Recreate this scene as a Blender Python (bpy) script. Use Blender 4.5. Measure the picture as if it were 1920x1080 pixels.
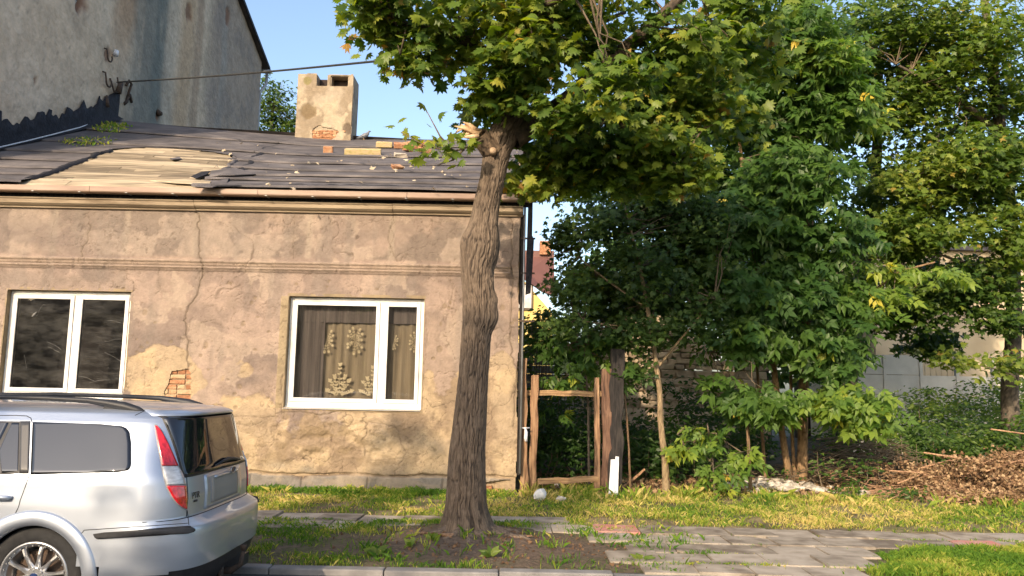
import bpy, math, random
import numpy as np
from mathutils import Vector, Matrix
for o in list(bpy.data.objects): bpy.data.objects.remove(o)
S = bpy.context.scene
C = S.collection
R = math.radians
random.seed(7); RNG = np.random.default_rng(7)

# ------------------------------------------------------------------ camera, sky, sun, exposure
CH = 1.6; PITCH = R(7.03); ROLL = R(1.15); FPX = 1500.0
_f = np.array([0, math.cos(PITCH), math.sin(PITCH)]); _r0 = np.array([1., 0, 0]); _u0 = np.cross(_r0, _f)
_r = math.cos(ROLL)*_r0 + math.sin(ROLL)*_u0
_u = -math.sin(ROLL)*_r0 + math.cos(ROLL)*_u0
cam = bpy.data.cameras.new('camera'); cam.sensor_width = 36; cam.lens = 36*FPX/1920
cam.clip_end = 3000; cam.clip_start = 0.05
camo = bpy.data.objects.new('camera', cam); C.objects.link(camo)
camo.matrix_world = Matrix(((_r[0], _u[0], -_f[0], 0), (_r[1], _u[1], -_f[1], 0), (_r[2], _u[2], -_f[2], CH), (0, 0, 0, 1)))
S.camera = camo
SUN_EL = R(24); SUN_AZ = R(22)       # light travels towards +Y, swung 22 degrees towards +X
LD = np.array([math.sin(SUN_AZ)*math.cos(SUN_EL), math.cos(SUN_AZ)*math.cos(SUN_EL), -math.sin(SUN_EL)])
W = bpy.data.worlds.new('World'); S.world = W; W.use_nodes = True
nt = W.node_tree; bg = nt.nodes['Background']
sky = nt.nodes.new('ShaderNodeTexSky'); sky.sky_type = 'NISHITA'; sky.sun_disc = False
sky.sun_elevation = SUN_EL; sky.sun_rotation = math.atan2(-LD[0], -LD[1]) % (2*math.pi)
sky.air_density = 1.0; sky.dust_density = 2.7; sky.ozone_density = 1.0
nt.links.new(sky.outputs[0], bg.inputs[0]); bg.inputs[1].default_value = 0.15
sl = bpy.data.lights.new('sun', 'SUN'); sl.energy = 2.7; sl.angle = R(0.55); sl.color = (1.0, 0.79, 0.56)
so = bpy.data.objects.new('sun', sl); C.objects.link(so)
so.rotation_euler = Vector(LD).to_track_quat('-Z', 'Y').to_euler(); so.location = (-20, -40, 30)
S.view_settings.view_transform = 'Standard'; S.view_settings.look = 'None'
S.view_settings.exposure = 1.1; S.view_settings.gamma = 1; S.view_settings.use_curve_mapping = False
S.render.engine = 'CYCLES'

# ------------------------------------------------------------------ measuring helpers
def ray(px, py): return _f + _r*(px-960)/FPX - _u*(py-540)/FPX
def atY(px, py, Y): d = ray(px, py); return np.array([0, 0, CH]) + d*(Y/d[1])
def atZ(px, py, Z=0.0): d = ray(px, py); return np.array([0, 0, CH]) + d*((Z-CH)/d[2])
def atX(px, py, X): d = ray(px, py); return np.array([0, 0, CH]) + d*(X/d[0])
def proj(P):
    q = np.asarray(P, float) - np.array([0, 0, CH]); z = q@_f
    z = np.where(np.abs(z) < 1e-3, 1e-3, z)
    return np.stack([960+FPX*(q@_r)/z, 540-FPX*(q@_u)/z, z], -1)

# ------------------------------------------------------------------ object helpers
def wloc(o):
    v = Vector((0, 0, 0))
    while o is not None: v += o.location; o = o.parent
    return v
def tag(o, label=None, cat=None, group=None, kind=None):
    if label: o['label'] = label
    if cat: o['category'] = cat
    if group: o['group'] = group
    if kind: o['kind'] = kind
    return o
def thing(name, label, cat, loc=(0, 0, 0), group=None):
    o = bpy.data.objects.new(name, None); C.objects.link(o); o.location = Vector([float(v) for v in loc]); o.empty_display_size = 0.2
    return tag(o, label, cat, group)
def obj(name, me, mat=None, parent=None, kind=None, label=None):
    """link a mesh given in world coordinates; under a parent its origin stays at the world's origin"""
    o = bpy.data.objects.new(name, me); C.objects.link(o)
    if mat is not None and len(me.materials) == 0: me.materials.append(mat)
    if parent is not None:
        o.parent = parent; o.location = -wloc(parent)
    return tag(o, label, None, None, kind)
def solo(name, me, mat, label, cat, group=None, kind=None):
    """a one-mesh thing whose origin is moved to its base"""
    n = len(me.vertices); a = np.empty(n*3, np.float32); me.vertices.foreach_get('co', a); a = a.reshape(-1, 3)
    c = np.array([(a[:, 0].min()+a[:, 0].max())/2, (a[:, 1].min()+a[:, 1].max())/2, a[:, 2].min()])
    me.vertices.foreach_set('co', (a-c).astype(np.float32).ravel()); me.update()
    o = bpy.data.objects.new(name, me); C.objects.link(o); o.location = c
    if mat is not None: me.materials.append(mat)
    return tag(o, label, cat, group, kind)
def mesh_np(name, v, faces, smooth=False, attrs=None, cols=None):
    """faces: (n,k) int array, or list of such arrays"""
    if not isinstance(faces, list): faces = [faces]
    faces = [np.asarray(f, np.int32) for f in faces if len(f)]
    me = bpy.data.meshes.new(name); me.vertices.add(len(v)); me.vertices.foreach_set('co', np.asarray(v, np.float32).ravel())
    loops = np.concatenate([f.ravel() for f in faces]); tot = np.concatenate([np.full(len(f), f.shape[1], np.int32) for f in faces])
    st = np.concatenate([[0], np.cumsum(tot)[:-1]]).astype(np.int32)
    me.loops.add(len(loops)); me.loops.foreach_set('vertex_index', loops)
    me.polygons.add(len(tot)); me.polygons.foreach_set('loop_start', st); me.polygons.foreach_set('loop_total', tot)
    if smooth: me.polygons.foreach_set('use_smooth', np.ones(len(tot), bool))
    for k, a in (attrs or {}).items():
        at = me.attributes.new(k, 'FLOAT', 'POINT'); at.data.foreach_set('value', np.asarray(a, np.float32))
    if cols is not None:
        at = me.attributes.new('Col', 'FLOAT_COLOR', 'POINT')
        at.data.foreach_set('color', np.concatenate([cols, np.ones((len(cols), 1))], 1).astype(np.float32).ravel())
    me.update(calc_edges=True); me.validate()
    return me
class G:
    def __init__(s): s.v = []; s.f = []
    def add(s, v, f):
        b = len(s.v); s.v += [tuple(map(float, p)) for p in v]; s.f += [tuple(b+i for i in q) for q in f]; return s
    def box(s, a, b, rot=None, piv=None, jit=0):
        x0, y0, z0 = a; x1, y1, z1 = b
        v = np.array([(x, y, z) for z in (z0, z1) for y in (y0, y1) for x in (x0, x1)], float)
        if jit: v += RNG.normal(0, jit, v.shape)
        if rot is not None:
            c = np.array(piv if piv is not None else v.mean(0)); v = (v-c)@np.array(rot).T + c
        return s.add(v, [(0, 2, 3, 1), (4, 5, 7, 6), (0, 1, 5, 4), (2, 6, 7, 3), (0, 4, 6, 2), (1, 3, 7, 5)])
    def tube(s, pts, rad, n=8, cap=True):
        P = [np.array(p, float) for p in pts]
        if not hasattr(rad, '__len__'): rad = [rad]*len(P)
        ref = None; rings = []
        for i, p in enumerate(P):
            t = P[min(i+1, len(P)-1)]-P[max(i-1, 0)]; t /= (np.linalg.norm(t)+1e-9)
            if ref is None: ref = np.array([1., 0, 0]) if abs(t[0]) < .8 else np.array([0, 1., 0])
            a = ref - t*(ref@t); a /= (np.linalg.norm(a)+1e-9); ref = a; b = np.cross(t, a)
            rings.append([p + rad[i]*(a*math.cos(2*math.pi*k/n)+b*math.sin(2*math.pi*k/n)) for k in range(n)])
        f = [(i*n+k, i*n+(k+1) % n, (i+1)*n+(k+1) % n, (i+1)*n+k) for i in range(len(P)-1) for k in range(n)]
        if cap: f += [tuple(range(n-1, -1, -1)), tuple((len(P)-1)*n+k for k in range(n))]
        return s.add([q for r_ in rings for q in r_], f)
    def prism(s, poly, ext):
        """poly: planar list of 3D points; ext: extrusion vector"""
        n = len(poly); a = [np.array(p, float) for p in poly]; e = np.array(ext, float)
        return s.add(a+[p+e for p in a], [tuple(range(n-1, -1, -1)), tuple(range(n, 2*n))]+[(i, (i+1) % n, n+(i+1) % n, n+i) for i in range(n)])
    def mesh(s, name, smooth=False):
        me = bpy.data.meshes.new(name); me.from_pydata(s.v, [], s.f)
        if smooth:
            for p in me.polygons: p.use_smooth = True
        me.update(); return me
def rotm(ax, ang):
    return np.array(Matrix.Rotation(ang, 3, Vector(ax)))
def bevel(o, w=0.01, seg=2):
    m = o.modifiers.new('bevel', 'BEVEL'); m.width = w; m.segments = seg; m.limit_method = 'ANGLE'; return o
# ------------------------------------------------------------------ numpy noise
_T = RNG.random((256, 256))
def vnoise(x, y):
    xi = np.floor(x).astype(int); yi = np.floor(y).astype(int); fx = x-xi; fy = y-yi
    fx = fx*fx*(3-2*fx); fy = fy*fy*(3-2*fy)
    g = lambda a, b: _T[a & 255, b & 255]
    return (g(xi, yi)*(1-fx)+g(xi+1, yi)*fx)*(1-fy)+(g(xi, yi+1)*(1-fx)+g(xi+1, yi+1)*fx)*fy
def fbm(x, y, o=5, s=0.0):
    t = 0; a = .5; n = 0
    for k in range(o):
        t = t+a*vnoise(x*2**k+s+17.3*k, y*2**k+s*1.7+9.1*k); n += a; a *= .5
    return t/n
def sstep(a, b, x): t = np.clip((x-a)/(b-a), 0, 1); return t*t*(3-2*t)
def segdist(X, Z, pl):
    d = np.full(X.shape, 1e9)
    for (a, b) in zip(pl[:-1], pl[1:]):
        ax, az = a; bx, bz = b; L = (bx-ax)**2+(bz-az)**2+1e-12
        t = np.clip(((X-ax)*(bx-ax)+(Z-az)*(bz-az))/L, 0, 1)
        d = np.minimum(d, np.hypot(X-ax-t*(bx-ax), Z-az-t*(bz-az)))
    return d
def inpoly(X, Z, poly):
    ins = np.zeros(X.shape, bool); n = len(poly)
    for i in range(n):
        x0, z0 = poly[i]; x1, z1 = poly[(i+1) % n]
        c = ((z0 > Z) != (z1 > Z)) & (X < (x1-x0)*(Z-z0)/(z1-z0+1e-12)+x0); ins ^= c
    return ins
def mix3(a, b, m): return a*(1-m[..., None])+np.array(b)*m[..., None]

# ------------------------------------------------------------------ materials
def newmat(name):
    m = bpy.data.materials.new(name); m.use_nodes = True; t = m.node_tree
    return m, t, t.nodes, t.links, t.nodes['Principled BSDF']
def ramp(n, stops):
    r_ = n.new('ShaderNodeValToRGB'); e = r_.color_ramp.elements
    while len(e) < len(stops): e.new(0.5)
    for q, (p, c) in zip(e, stops): q.position = p; q.color = (*c, 1)
    return r_
def mat(name, cols, scale=8, rough=.8, bump=.3, bscale=40, metal=0, spec=.4, stretch=(1, 1, 1), coat=0, dist=.01, detail=8, objrand=0):
    m, t, n, l, b = newmat(name)
    tc = n.new('ShaderNodeNewGeometry'); mp = n.new('ShaderNodeMapping'); mp.inputs['Scale'].default_value = stretch
    l.new(tc.outputs['Position'], mp.inputs[0])
    nz = n.new('ShaderNodeTexNoise'); nz.inputs['Scale'].default_value = scale; nz.inputs['Detail'].default_value = detail
    l.new(mp.outputs[0], nz.inputs['Vector'])
    k = len(cols); rp = ramp(n, [(0.3+0.4*i/max(k-1, 1), c) for i, c in enumerate(cols)])
    fac = nz.outputs['Fac']
    if objrand:
        oi = n.new('ShaderNodeObjectInfo'); ma = n.new('ShaderNodeMath'); ma.operation = 'MULTIPLY_ADD'
        l.new(oi.outputs['Random'], ma.inputs[0]); ma.inputs[1].default_value = objrand
        sb = n.new('ShaderNodeMath'); sb.operation = 'SUBTRACT'; l.new(fac, sb.inputs[0]); sb.inputs[1].default_value = objrand/2
        l.new(sb.outputs[0], ma.inputs[2]); fac = ma.outputs[0]
    l.new(fac, rp.inputs[0]); l.new(rp.outputs[0], b.inputs['Base Color'])
    b.inputs['Roughness'].default_value = rough; b.inputs['Metallic'].default_value = metal
    b.inputs['Specular IOR Level'].default_value = spec; b.inputs['Coat Weight'].default_value = coat
    if bump:
        n2 = n.new('ShaderNodeTexNoise'); n2.inputs['Scale'].default_value = bscale; n2.inputs['Detail'].default_value = 6
        l.new(mp.outputs[0], n2.inputs['Vector'])
        bp = n.new('ShaderNodeBump'); bp.inputs['Strength'].default_value = bump; bp.inputs['Distance'].default_value = dist
        l.new(n2.outputs['Fac'], bp.inputs['Height']); l.new(bp.outputs[0], b.inputs['Normal'])
    return m
def vcmat(name, rough=.9, bump=.5, bscale=60, dist=.01, var=.35, vscale=25, stretch=(1, 1, 1), gain=1.0):
    """material whose local colour comes from the mesh's Col attribute, broken up by fine noise"""
    m, t, n, l, b = newmat(name)
    at = n.new('ShaderNodeAttribute'); at.attribute_name = 'Col'
    tc = n.new('ShaderNodeNewGeometry'); mp = n.new('ShaderNodeMapping'); mp.inputs['Scale'].default_value = stretch
    l.new(tc.outputs['Position'], mp.inputs[0])
    nz = n.new('ShaderNodeTexNoise'); nz.inputs['Scale'].default_value = vscale; nz.inputs['Detail'].default_value = 10; nz.inputs['Roughness'].default_value = .65
    l.new(mp.outputs[0], nz.inputs['Vector'])
    rp = ramp(n, [(.3, ((1-var)*gain,)*3), (.7, ((1+var*.6)*gain,)*3)]); l.new(nz.outputs['Fac'], rp.inputs[0])
    mx = n.new('ShaderNodeMix'); mx.data_type = 'RGBA'; mx.blend_type = 'MULTIPLY'; mx.inputs[0].default_value = 1
    l.new(at.outputs['Color'], mx.inputs[6]); l.new(rp.outputs[0], mx.inputs[7]); l.new(mx.outputs[2], b.inputs['Base Color'])
    n2 = n.new('ShaderNodeTexNoise'); n2.inputs['Scale'].default_value = bscale; n2.inputs['Detail'].default_value = 8; l.new(mp.outputs[0], n2.inputs['Vector'])
    bp = n.new('ShaderNodeBump'); bp.inputs['Strength'].default_value = bump; bp.inputs['Distance'].default_value = dist
    l.new(n2.outputs['Fac'], bp.inputs['Height']); l.new(bp.outputs[0], b.inputs['Normal'])
    b.inputs['Roughness'].default_value = rough; b.inputs['Specular IOR Level'].default_value = .25
    return m
def leafmat(name, stops, transl=.45, rough=.45, spec=.35, back=1.0):
    m, t, n, l, b = newmat(name)
    at = n.new('ShaderNodeAttribute'); at.attribute_name = 'rnd'
    rp = ramp(n, stops); l.new(at.outputs['Fac'], rp.inputs[0])
    l.new(rp.outputs[0], b.inputs['Base Color']); b.inputs['Roughness'].default_value = rough; b.inputs['Specular IOR Level'].default_value = spec
    tr = n.new('ShaderNodeBsdfTranslucent'); hs = n.new('ShaderNodeHueSaturation'); hs.inputs['Saturation'].default_value = 1.15; hs.inputs['Value'].default_value = 1.7
    l.new(rp.outputs[0], hs.inputs['Color']); l.new(hs.outputs[0], tr.inputs[0])
    mx = n.new('ShaderNodeMixShader'); mx.inputs[0].default_value = transl
    l.new(b.outputs[0], mx.inputs[1]); l.new(tr.outputs[0], mx.inputs[2]); l.new(mx.outputs[0], n['Material Output'].inputs[0])
    return m
def glassmat(name, tint=(1, 1, 1), rough=.0, ior=1.5, dirt=.1, dirtcol=(.35, .33, .3), dscale=3, stretch=(1, 1, 1)):
    m, t, n, l, b = newmat(name); n.remove(b)
    gl = n.new('ShaderNodeBsdfGlossy'); gl.inputs['Roughness'].default_value = rough
    tr = n.new('ShaderNodeBsdfTransparent'); tr.inputs[0].default_value = (*tint, 1)
    fr = n.new('ShaderNodeFresnel'); fr.inputs[0].default_value = ior
    mx = n.new('ShaderNodeMixShader'); l.new(fr.outputs[0], mx.inputs[0]); l.new(tr.outputs[0], mx.inputs[1]); l.new(gl.outputs[0], mx.inputs[2])
    df = n.new('ShaderNodeBsdfDiffuse'); df.inputs[0].default_value = (*dirtcol, 1)
    g = n.new('ShaderNodeNewGeometry'); mp = n.new('ShaderNodeMapping'); mp.inputs['Scale'].default_value = stretch; l.new(g.outputs['Position'], mp.inputs[0])
    nz = n.new('ShaderNodeTexNoise'); nz.inputs['Scale'].default_value = dscale; nz.inputs['Detail'].default_value = 10; nz.inputs['Roughness'].default_value = .7; l.new(mp.outputs[0], nz.inputs['Vector'])
    rp = ramp(n, [(.42, (0.02,)*3), (.8, (dirt,)*3)]); l.new(nz.outputs['Fac'], rp.inputs[0])
    m2 = n.new('ShaderNodeMixShader'); l.new(rp.outputs[0], m2.inputs[0]); l.new(mx.outputs[0], m2.inputs[1]); l.new(df.outputs[0], m2.inputs[2])
    l.new(m2.outputs[0], n['Material Output'].inputs[0])
    return m
M = {}
M['plaster'] = vcmat('weathered plaster', bump=.9, bscale=34, dist=.014, var=.20, vscale=9, gain=.62)
M['bigwall'] = vcmat('old render', bump=.7, bscale=9, dist=.05, var=.26, vscale=4)
M['bark'] = vcmat('ridged bark', bump=.8, bscale=70, dist=.008, var=.4, vscale=22, stretch=(1, 1, .35), gain=.78)
M['felt'] = mat('roofing felt', [(.055, .050, .052), (.095, .086, .088), (.150, .134, .130)], scale=2, rough=.9, bump=.6, bscale=60)
M['tar'] = mat('black tar', [(.008, .008, .011), (.020, .020, .026)], scale=9, rough=.85, bump=1, bscale=18, dist=.03)
M['plank'] = mat('grey bleached planks', [(.12, .095, .065), (.28, .225, .15), (.42, .345, .24)], scale=5, rough=.85, bump=.5, bscale=30, stretch=(.35, 4, 4), objrand=.45)
M['wood'] = mat('weathered timber', [(.10, .055, .03), (.25, .145, .08), (.36, .23, .13)], scale=7, rough=.85, bump=.6, bscale=26, stretch=(5, 5, .5))
M['woodh'] = mat('weathered rail timber', [(.12, .07, .035), (.28, .17, .085), (.42, .28, .15)], scale=7, rough=.85, bump=.6, bscale=26, stretch=(.5, 5, 5))
M['darkwood'] = mat('dark rotten timber', [(.010, .009, .009), (.022, .019, .018), (.045, .038, .032)], scale=8, rough=.9, bump=.8, bscale=26, stretch=(4, 4, .5))
M['redbrick'] = mat('red brick', [(.26, .12, .06), (.38, .19, .10), (.42, .30, .18)], scale=14, rough=.95, bump=.7, bscale=60, objrand=.5)
M['yellowbrick'] = mat('mossy yellow brick', [(.30, .25, .10), (.42, .33, .17), (.40, .30, .2)], scale=14, rough=.95, bump=.6, bscale=60)
M['mortar'] = mat('crumbling mortar', [(.22, .16, .10), (.36, .27, .17)], scale=20, rough=.95, bump=.8, bscale=60)
M['pvc'] = mat('white window plastic', [(.46, .45, .42), (.66, .65, .62), (.74, .74, .72)], scale=2.2, rough=.35, bump=0)
M['seal'] = mat('rubber seal', [(.02, .02, .02), (.03, .03, .03)], rough=.6, bump=0)
M['gutter'] = mat('dull pink-brown gutter metal', [(0.216, 0.144, 0.108), (0.288, 0.202, 0.151), (0.331, 0.252, 0.194)], scale=2, rough=.6, bump=.2, stretch=(.6, 3, 3))
M['cornice'] = mat('cornice plaster', [(0.173, 0.130, 0.086), (0.302, 0.238, 0.166), (0.360, 0.288, 0.202)], scale=3, rough=.9, bump=.6, bscale=40, stretch=(.5, 3, 3))
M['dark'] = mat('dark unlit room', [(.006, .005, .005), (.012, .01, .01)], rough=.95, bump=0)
M['iron'] = mat('rusty iron', [(.03, .025, .022), (.09, .055, .035)], scale=20, rough=.8, bump=.3)
M['zinc'] = mat('zinc sheet', [(.22, .23, .24), (.35, .36, .37)], scale=5, rough=.45, metal=.6, bump=.1)
M['concrete'] = mat('concrete', [(.26, .24, .21), (.36, .33, .28), (.42, .38, .33)], scale=6, rough=.9, bump=.5, bscale=70)
M['slab'] = mat('paving slab concrete', [(.15, .12, .09), (.28, .24, .19), (.38, .33, .27)], scale=4.5, rough=.9, bump=.5, bscale=90, objrand=.3)
M['kerb'] = mat('kerb concrete', [(.16, .155, .15), (.25, .24, .23)], scale=6, rough=.9, bump=.5, bscale=80)
M['asphalt'] = mat('asphalt', [(.04, .04, .042), (.065, .063, .062)], scale=30, rough=.9, bump=.6, bscale=200)
M['stone'] = mat('pale rubble', [(.30, .26, .21), (.50, .45, .38), (.60, .55, .47)], scale=8, rough=.9, bump=.5, bscale=50, objrand=.3)
M['white'] = mat('chipped white paint', [(.45, .46, .48), (.72, .74, .78)], scale=12, rough=.6, bump=.3, stretch=(3, 3, .6))
M['greywall'] = mat('grey block wall', [(.28, .29, .29), (.38, .39, .38)], scale=2, rough=.9, bump=.3)
M['beige'] = mat('beige render', [(.42, .34, .22), (.52, .43, .29)], scale=1.5, rough=.9, bump=.3)
M['yellow'] = mat('yellow house render', [(.66, .50, .16), (.72, .56, .20)], scale=1, rough=.9, bump=0)
M['brownroof'] = mat('brown metal roof', [(.13, .06, .05), (.17, .08, .065)], scale=1, rough=.6, bump=0)
M['panel'] = mat('whitewashed concrete panel', [(.52, .49, .43), (.72, .68, .60)], scale=2, rough=.9, bump=.4)
M['twig'] = mat('twig bark', [(.09, .065, .04), (.17, .13, .085)], scale=30, rough=.85, bump=.3)
M['palebark'] = mat('smooth pale orange bark', [(.15, .10, .05), (.27, .18, .09), (.34, .235, .12)], scale=8, rough=.8, bump=.5, bscale=30, stretch=(2, 2, .6))
M['greybark'] = mat('grey trunk bark', [(.06, .05, .04), (.14, .12, .095)], scale=14, rough=.9, bump=.8, bscale=30, stretch=(3, 3, .5))
M['deadtwig'] = mat('dead brown twigs', [(.22, .12, .07), (.42, .26, .15)], scale=12, rough=.85, bump=.2)
G1 = [(0.0, (.022, .050, .010)), (.45, (.042, .085, .014)), (.78, (.085, .115, .018)), (.9, (.20, .17, .02)), (1.0, (.24, .10, .025))]
M['maple'] = leafmat('street maple leaves', [(0, (.036, .080, .016)), (.40, (.110, .170, .026)), (.75, (.235, .275, .042)), (.93, (.34, .32, .05)), (1, (.34, .20, .06))])
M['maple2'] = leafmat('back maple leaves', [(0, (0.041, 0.088, 0.019)), (.5, (0.111, 0.169, 0.027)), (.93, (0.243, 0.277, 0.046)), (1, (0.297, 0.216, 0.047))])
M['young'] = leafmat('young maple leaves', [(0, (.034, .072, .020)), (.6, (.088, .140, .030)), (.95, (.17, .22, .036)), (1, (.26, .26, .04))])
M['ash'] = leafmat('ash-leaved maple leaves', [(0, (.036, .085, .020)), (.5, (.098, .175, .030)), (.85, (.215, .290, .042)), (.95, (.46, .42, .05)), (1, (.52, .38, .05))])
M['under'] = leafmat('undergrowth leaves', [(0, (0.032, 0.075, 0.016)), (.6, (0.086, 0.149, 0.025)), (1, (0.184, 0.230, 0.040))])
M['birch'] = leafmat('distant tree leaves', [(0, (.035, .075, .015)), (1, (.13, .18, .03))])
M['deadleaf'] = leafmat('dead curled leaves', [(0, (.08, .045, .027)), (.5, (.25, .155, .085)), (1, (.46, .33, .19))], transl=.2, rough=.8, spec=.1)
M['grass'] = leafmat('grass blades', [(0, (0.051, 0.123, 0.017)), (.45, (0.123, 0.217, 0.026)), (.75, (0.290, 0.319, 0.051)), (1, (0.551, 0.435, 0.160))], transl=.35, rough=.6, spec=.15)

# ------------------------------------------------------------------ leaf templates (unit leaf: stem at origin, tip towards +y)
def leaf_maple():
    h = [(.0, 0), (.14, -.10), (.44, -.10), (.36, .09), (.72, .20), (.50, .35), (.64, .60), (.33, .50), (.30, .78), (.13, .68), (0, 1.0)]
    o = h + [(-x, y) for x, y in h[-2:0:-1]]
    v = [(0, .28, 0.03)]+[(x, y, -.30*abs(x)**1.5-.16*max(y-.3, 0)**2) for x, y in o]; n = len(o)
    return np.array(v), np.array([(0, 1+i, 1+(i+1) % n) for i in range(n)])
def leaf_simple():
    h = [(0, 0), (.42, -.05), (.30, .12), (.66, .42), (.25, .48), (0, 1.0)]
    o = h + [(-x, y) for x, y in h[-2:0:-1]]
    v = [(0, .25, .03)]+[(x, y, -.3*abs(x)**1.5-.1*y*y) for x, y in o]; n = len(o)
    return np.array(v), np.array([(0, 1+i, 1+(i+1) % n) for i in range(n)])
def leaf_oval(w=.22):
    v = [(0, 0, 0), (w*.8, .25, .05), (w, .5, .05), (w*.45, .8, .0), (0, 1.0, -.08), (-w*.45, .8, 0), (-w, .5, .05), (-w*.8, .25, .05), (0, .5, 0)]
    return np.array(v), np.array([(8, i, (i+1) % 8) for i in range(8)])
def leaf_compound(pairs=2):
    V = []; F = []; k = 0
    lv = np.array([(0, 0, 0), (.26, .42, .06), (0, 1, -.08), (-.26, .42, .06), (0, .45, 0)], float); lf = np.array([(0, 1, 4), (1, 2, 4), (2, 3, 4), (3, 0, 4)])
    specs = [(0, .55, 0, .55)]
    for p in range(pairs):
        y = .50-.26*p
        specs += [(0, y, -58, .44), (0, y, 58, .44)]
    for (x, y, a, s) in specs:
        c, s_ = math.cos(R(a)), math.sin(R(a)); q = lv*s
        q = np.stack([q[:, 0]*c+q[:, 1]*s_+x, -q[:, 0]*s_+q[:, 1]*c+y, q[:, 2]-.35*abs(a)/60*np.abs(q[:, 1])-.12], 1)
        V.append(q); F.append(lf+k); k += len(lv)
    V.append(np.array([(-.008, 0, 0), (.008, 0, 0), (0, .56, -.1)])); F.append(np.array([(k, k+1, k+2)]))
    return np.concatenate(V), np.concatenate(F)
LT = dict(maple=leaf_maple(), simple=leaf_simple(), oval=leaf_oval(), compound=leaf_compound())
def frames(n, tilt=.5, droop=.35, dirs=None):
    """random leaf frames: normal near up, tip direction horizontal and drooping"""
    if dirs is None:
        a = RNG.uniform(0, 2*np.pi, n); dirs = np.stack([np.cos(a), np.sin(a), np.zeros(n)], 1)
    y = dirs + np.stack([RNG.normal(0, .2, n), RNG.normal(0, .2, n), RNG.normal(-droop, .3, n)], 1)
    y /= np.linalg.norm(y, axis=1)[:, None]
    up = np.stack([RNG.normal(-.15, tilt, n), RNG.normal(0, tilt, n)-1.0, np.full(n, .85)], 1)
    z = up - y*(up*y).sum(1)[:, None]; z /= np.linalg.norm(z, axis=1)[:, None]
    x = np.cross(y, z); return np.stack([x, y, z], 2)
def leafmesh(name, tmpl, P, Fm, sc, rnd):
    tv, tf = LT[tmpl]; n = len(P); k = len(tv)
    wob = RNG.uniform(.8, 1.2, (n, 1, 3)); tvv = tv[None]*wob
    tvv = np.concatenate([tvv[:, :, :2], tvv[:, :, 2:]*RNG.uniform(-.6, 3.0, (n, 1, 1))], 2)
    v = np.einsum('nij,nkj->nki', Fm, tvv*sc[:, None, None])+P[:, None, :]
    f = (tf[None]+(np.arange(n)*k)[:, None, None]).reshape(-1, 3)
    return mesh_np(name, v.reshape(-1, 3), f, attrs=dict(rnd=np.repeat(rnd, k)))
def leaf_parts(tmpl, m, P, Fm, sc, rnd, parent, name='leaf'):
    """the leaves that show largest, each an object sharing one of eight meshes"""
    tv, tf = LT[tmpl]; bank = []
    for q in range(8):
        t = tv.copy(); t[:, 2] *= [.2, 1, 2.2, 3.4][q % 4]; t[:, 0] *= [.9, 1.1][q % 2]
        me = mesh_np(name, t, tf, attrs=dict(rnd=np.full(len(t), min((q+.5)/8, .885)))); me.materials.append(m); bank.append(me)
    off = wloc(parent)
    for i in range(len(P)):
        o = bpy.data.objects.new(name, bank[int(min(7, rnd[i]*8))]); C.objects.link(o); o.parent = parent
        mw = Matrix([[*(Fm[i][r_]*sc[i]), P[i][r_]-off[r_]] for r_ in range(3)]+[[0, 0, 0, 1]])
        o.matrix_basis = mw
def foliage(parent, tmpl, m, P, Fm, sc, rnd, nparts=300, name='crown', lname='leaf'):
    pj = proj(P); vis = (pj[:, 0] > 0) & (pj[:, 0] < 1920) & (pj[:, 1] > 0) & (pj[:, 1] < 1080) & (pj[:, 2] > 0)
    size = np.where(vis, sc/np.maximum(pj[:, 2], .1), 0)
    if nparts:
        idx = np.argsort(-size)[:nparts]; idx = idx[size[idx] > 0]
    else: idx = np.array([], int)
    rest = np.setdiff1d(np.arange(len(P)), idx)
    cr = obj(name, leafmesh(name, 'simple' if (tmpl == 'maple' and np.median(P[:, 1]) > 11) else tmpl, P[rest], Fm[rest], sc[rest], rnd[rest]), m, parent, kind='stuff')
    if len(idx): leaf_parts(tmpl, m, P[idx], Fm[idx], sc[idx], rnd[idx], cr, lname)
    return cr
def sprays(blobs, per, spread, size, rfun, tilt=.4, droop=.35, shell=.45, szvar=.25, keep=None, dens=1.0):
    """blobs: (centre, radii, number of sprays, rnd shift)"""
    Ps = []; Fs = []; Ss = []; Rs = []; K = []
    for (c, rad, n, sh) in blobs:
        n = int(n*dens)
        d = RNG.normal(0, 1, (n, 3)); d /= np.linalg.norm(d, axis=1)[:, None]
        rr = RNG.random(n)**shell; q = np.array(c)+d*rr[:, None]*np.array(rad)
        # uneven outline
        nz = fbm(q[:, 0]*1.6+q[:, 1]*.7, q[:, 2]*1.9+q[:, 1]*.5, 3); q = q[(nz > .40) | (rr < .35) | (n < 20)]
        if keep is not None: q = q[keep(q)]
        if not len(q): continue
        n = len(q); K.append(q)
        cen = np.repeat(q, per, 0); N = n*per
        a = RNG.uniform(0, 2*np.pi, N); rad_ = spread*np.sqrt(RNG.random(N))
        dirs = np.stack([np.cos(a), np.sin(a), np.zeros(N)], 1)
        tl = np.repeat(RNG.normal(0, .25, (n, 2)), per, 0)
        off = dirs*rad_[:, None]; off[:, 2] = off[:, 0]*tl[:, 0]+off[:, 1]*tl[:, 1]+RNG.normal(0, spread*.18, N)-rad_*.25
        Ps.append(cen+off); Fs.append(frames(N, tilt, droop, dirs)); Ss.append(size*RNG.uniform(1-szvar, 1+szvar, N))
        base = np.repeat(np.clip(fbm(q[:, 0]*.9+3, q[:, 2]*.9+q[:, 1]*.6, 3), 0, 1), per)
        Rs.append(np.clip(rfun(base, N)+sh, 0.01, .995))
    return np.concatenate(Ps), np.concatenate(Fs), np.concatenate(Ss), np.concatenate(Rs), np.concatenate(K)
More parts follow.
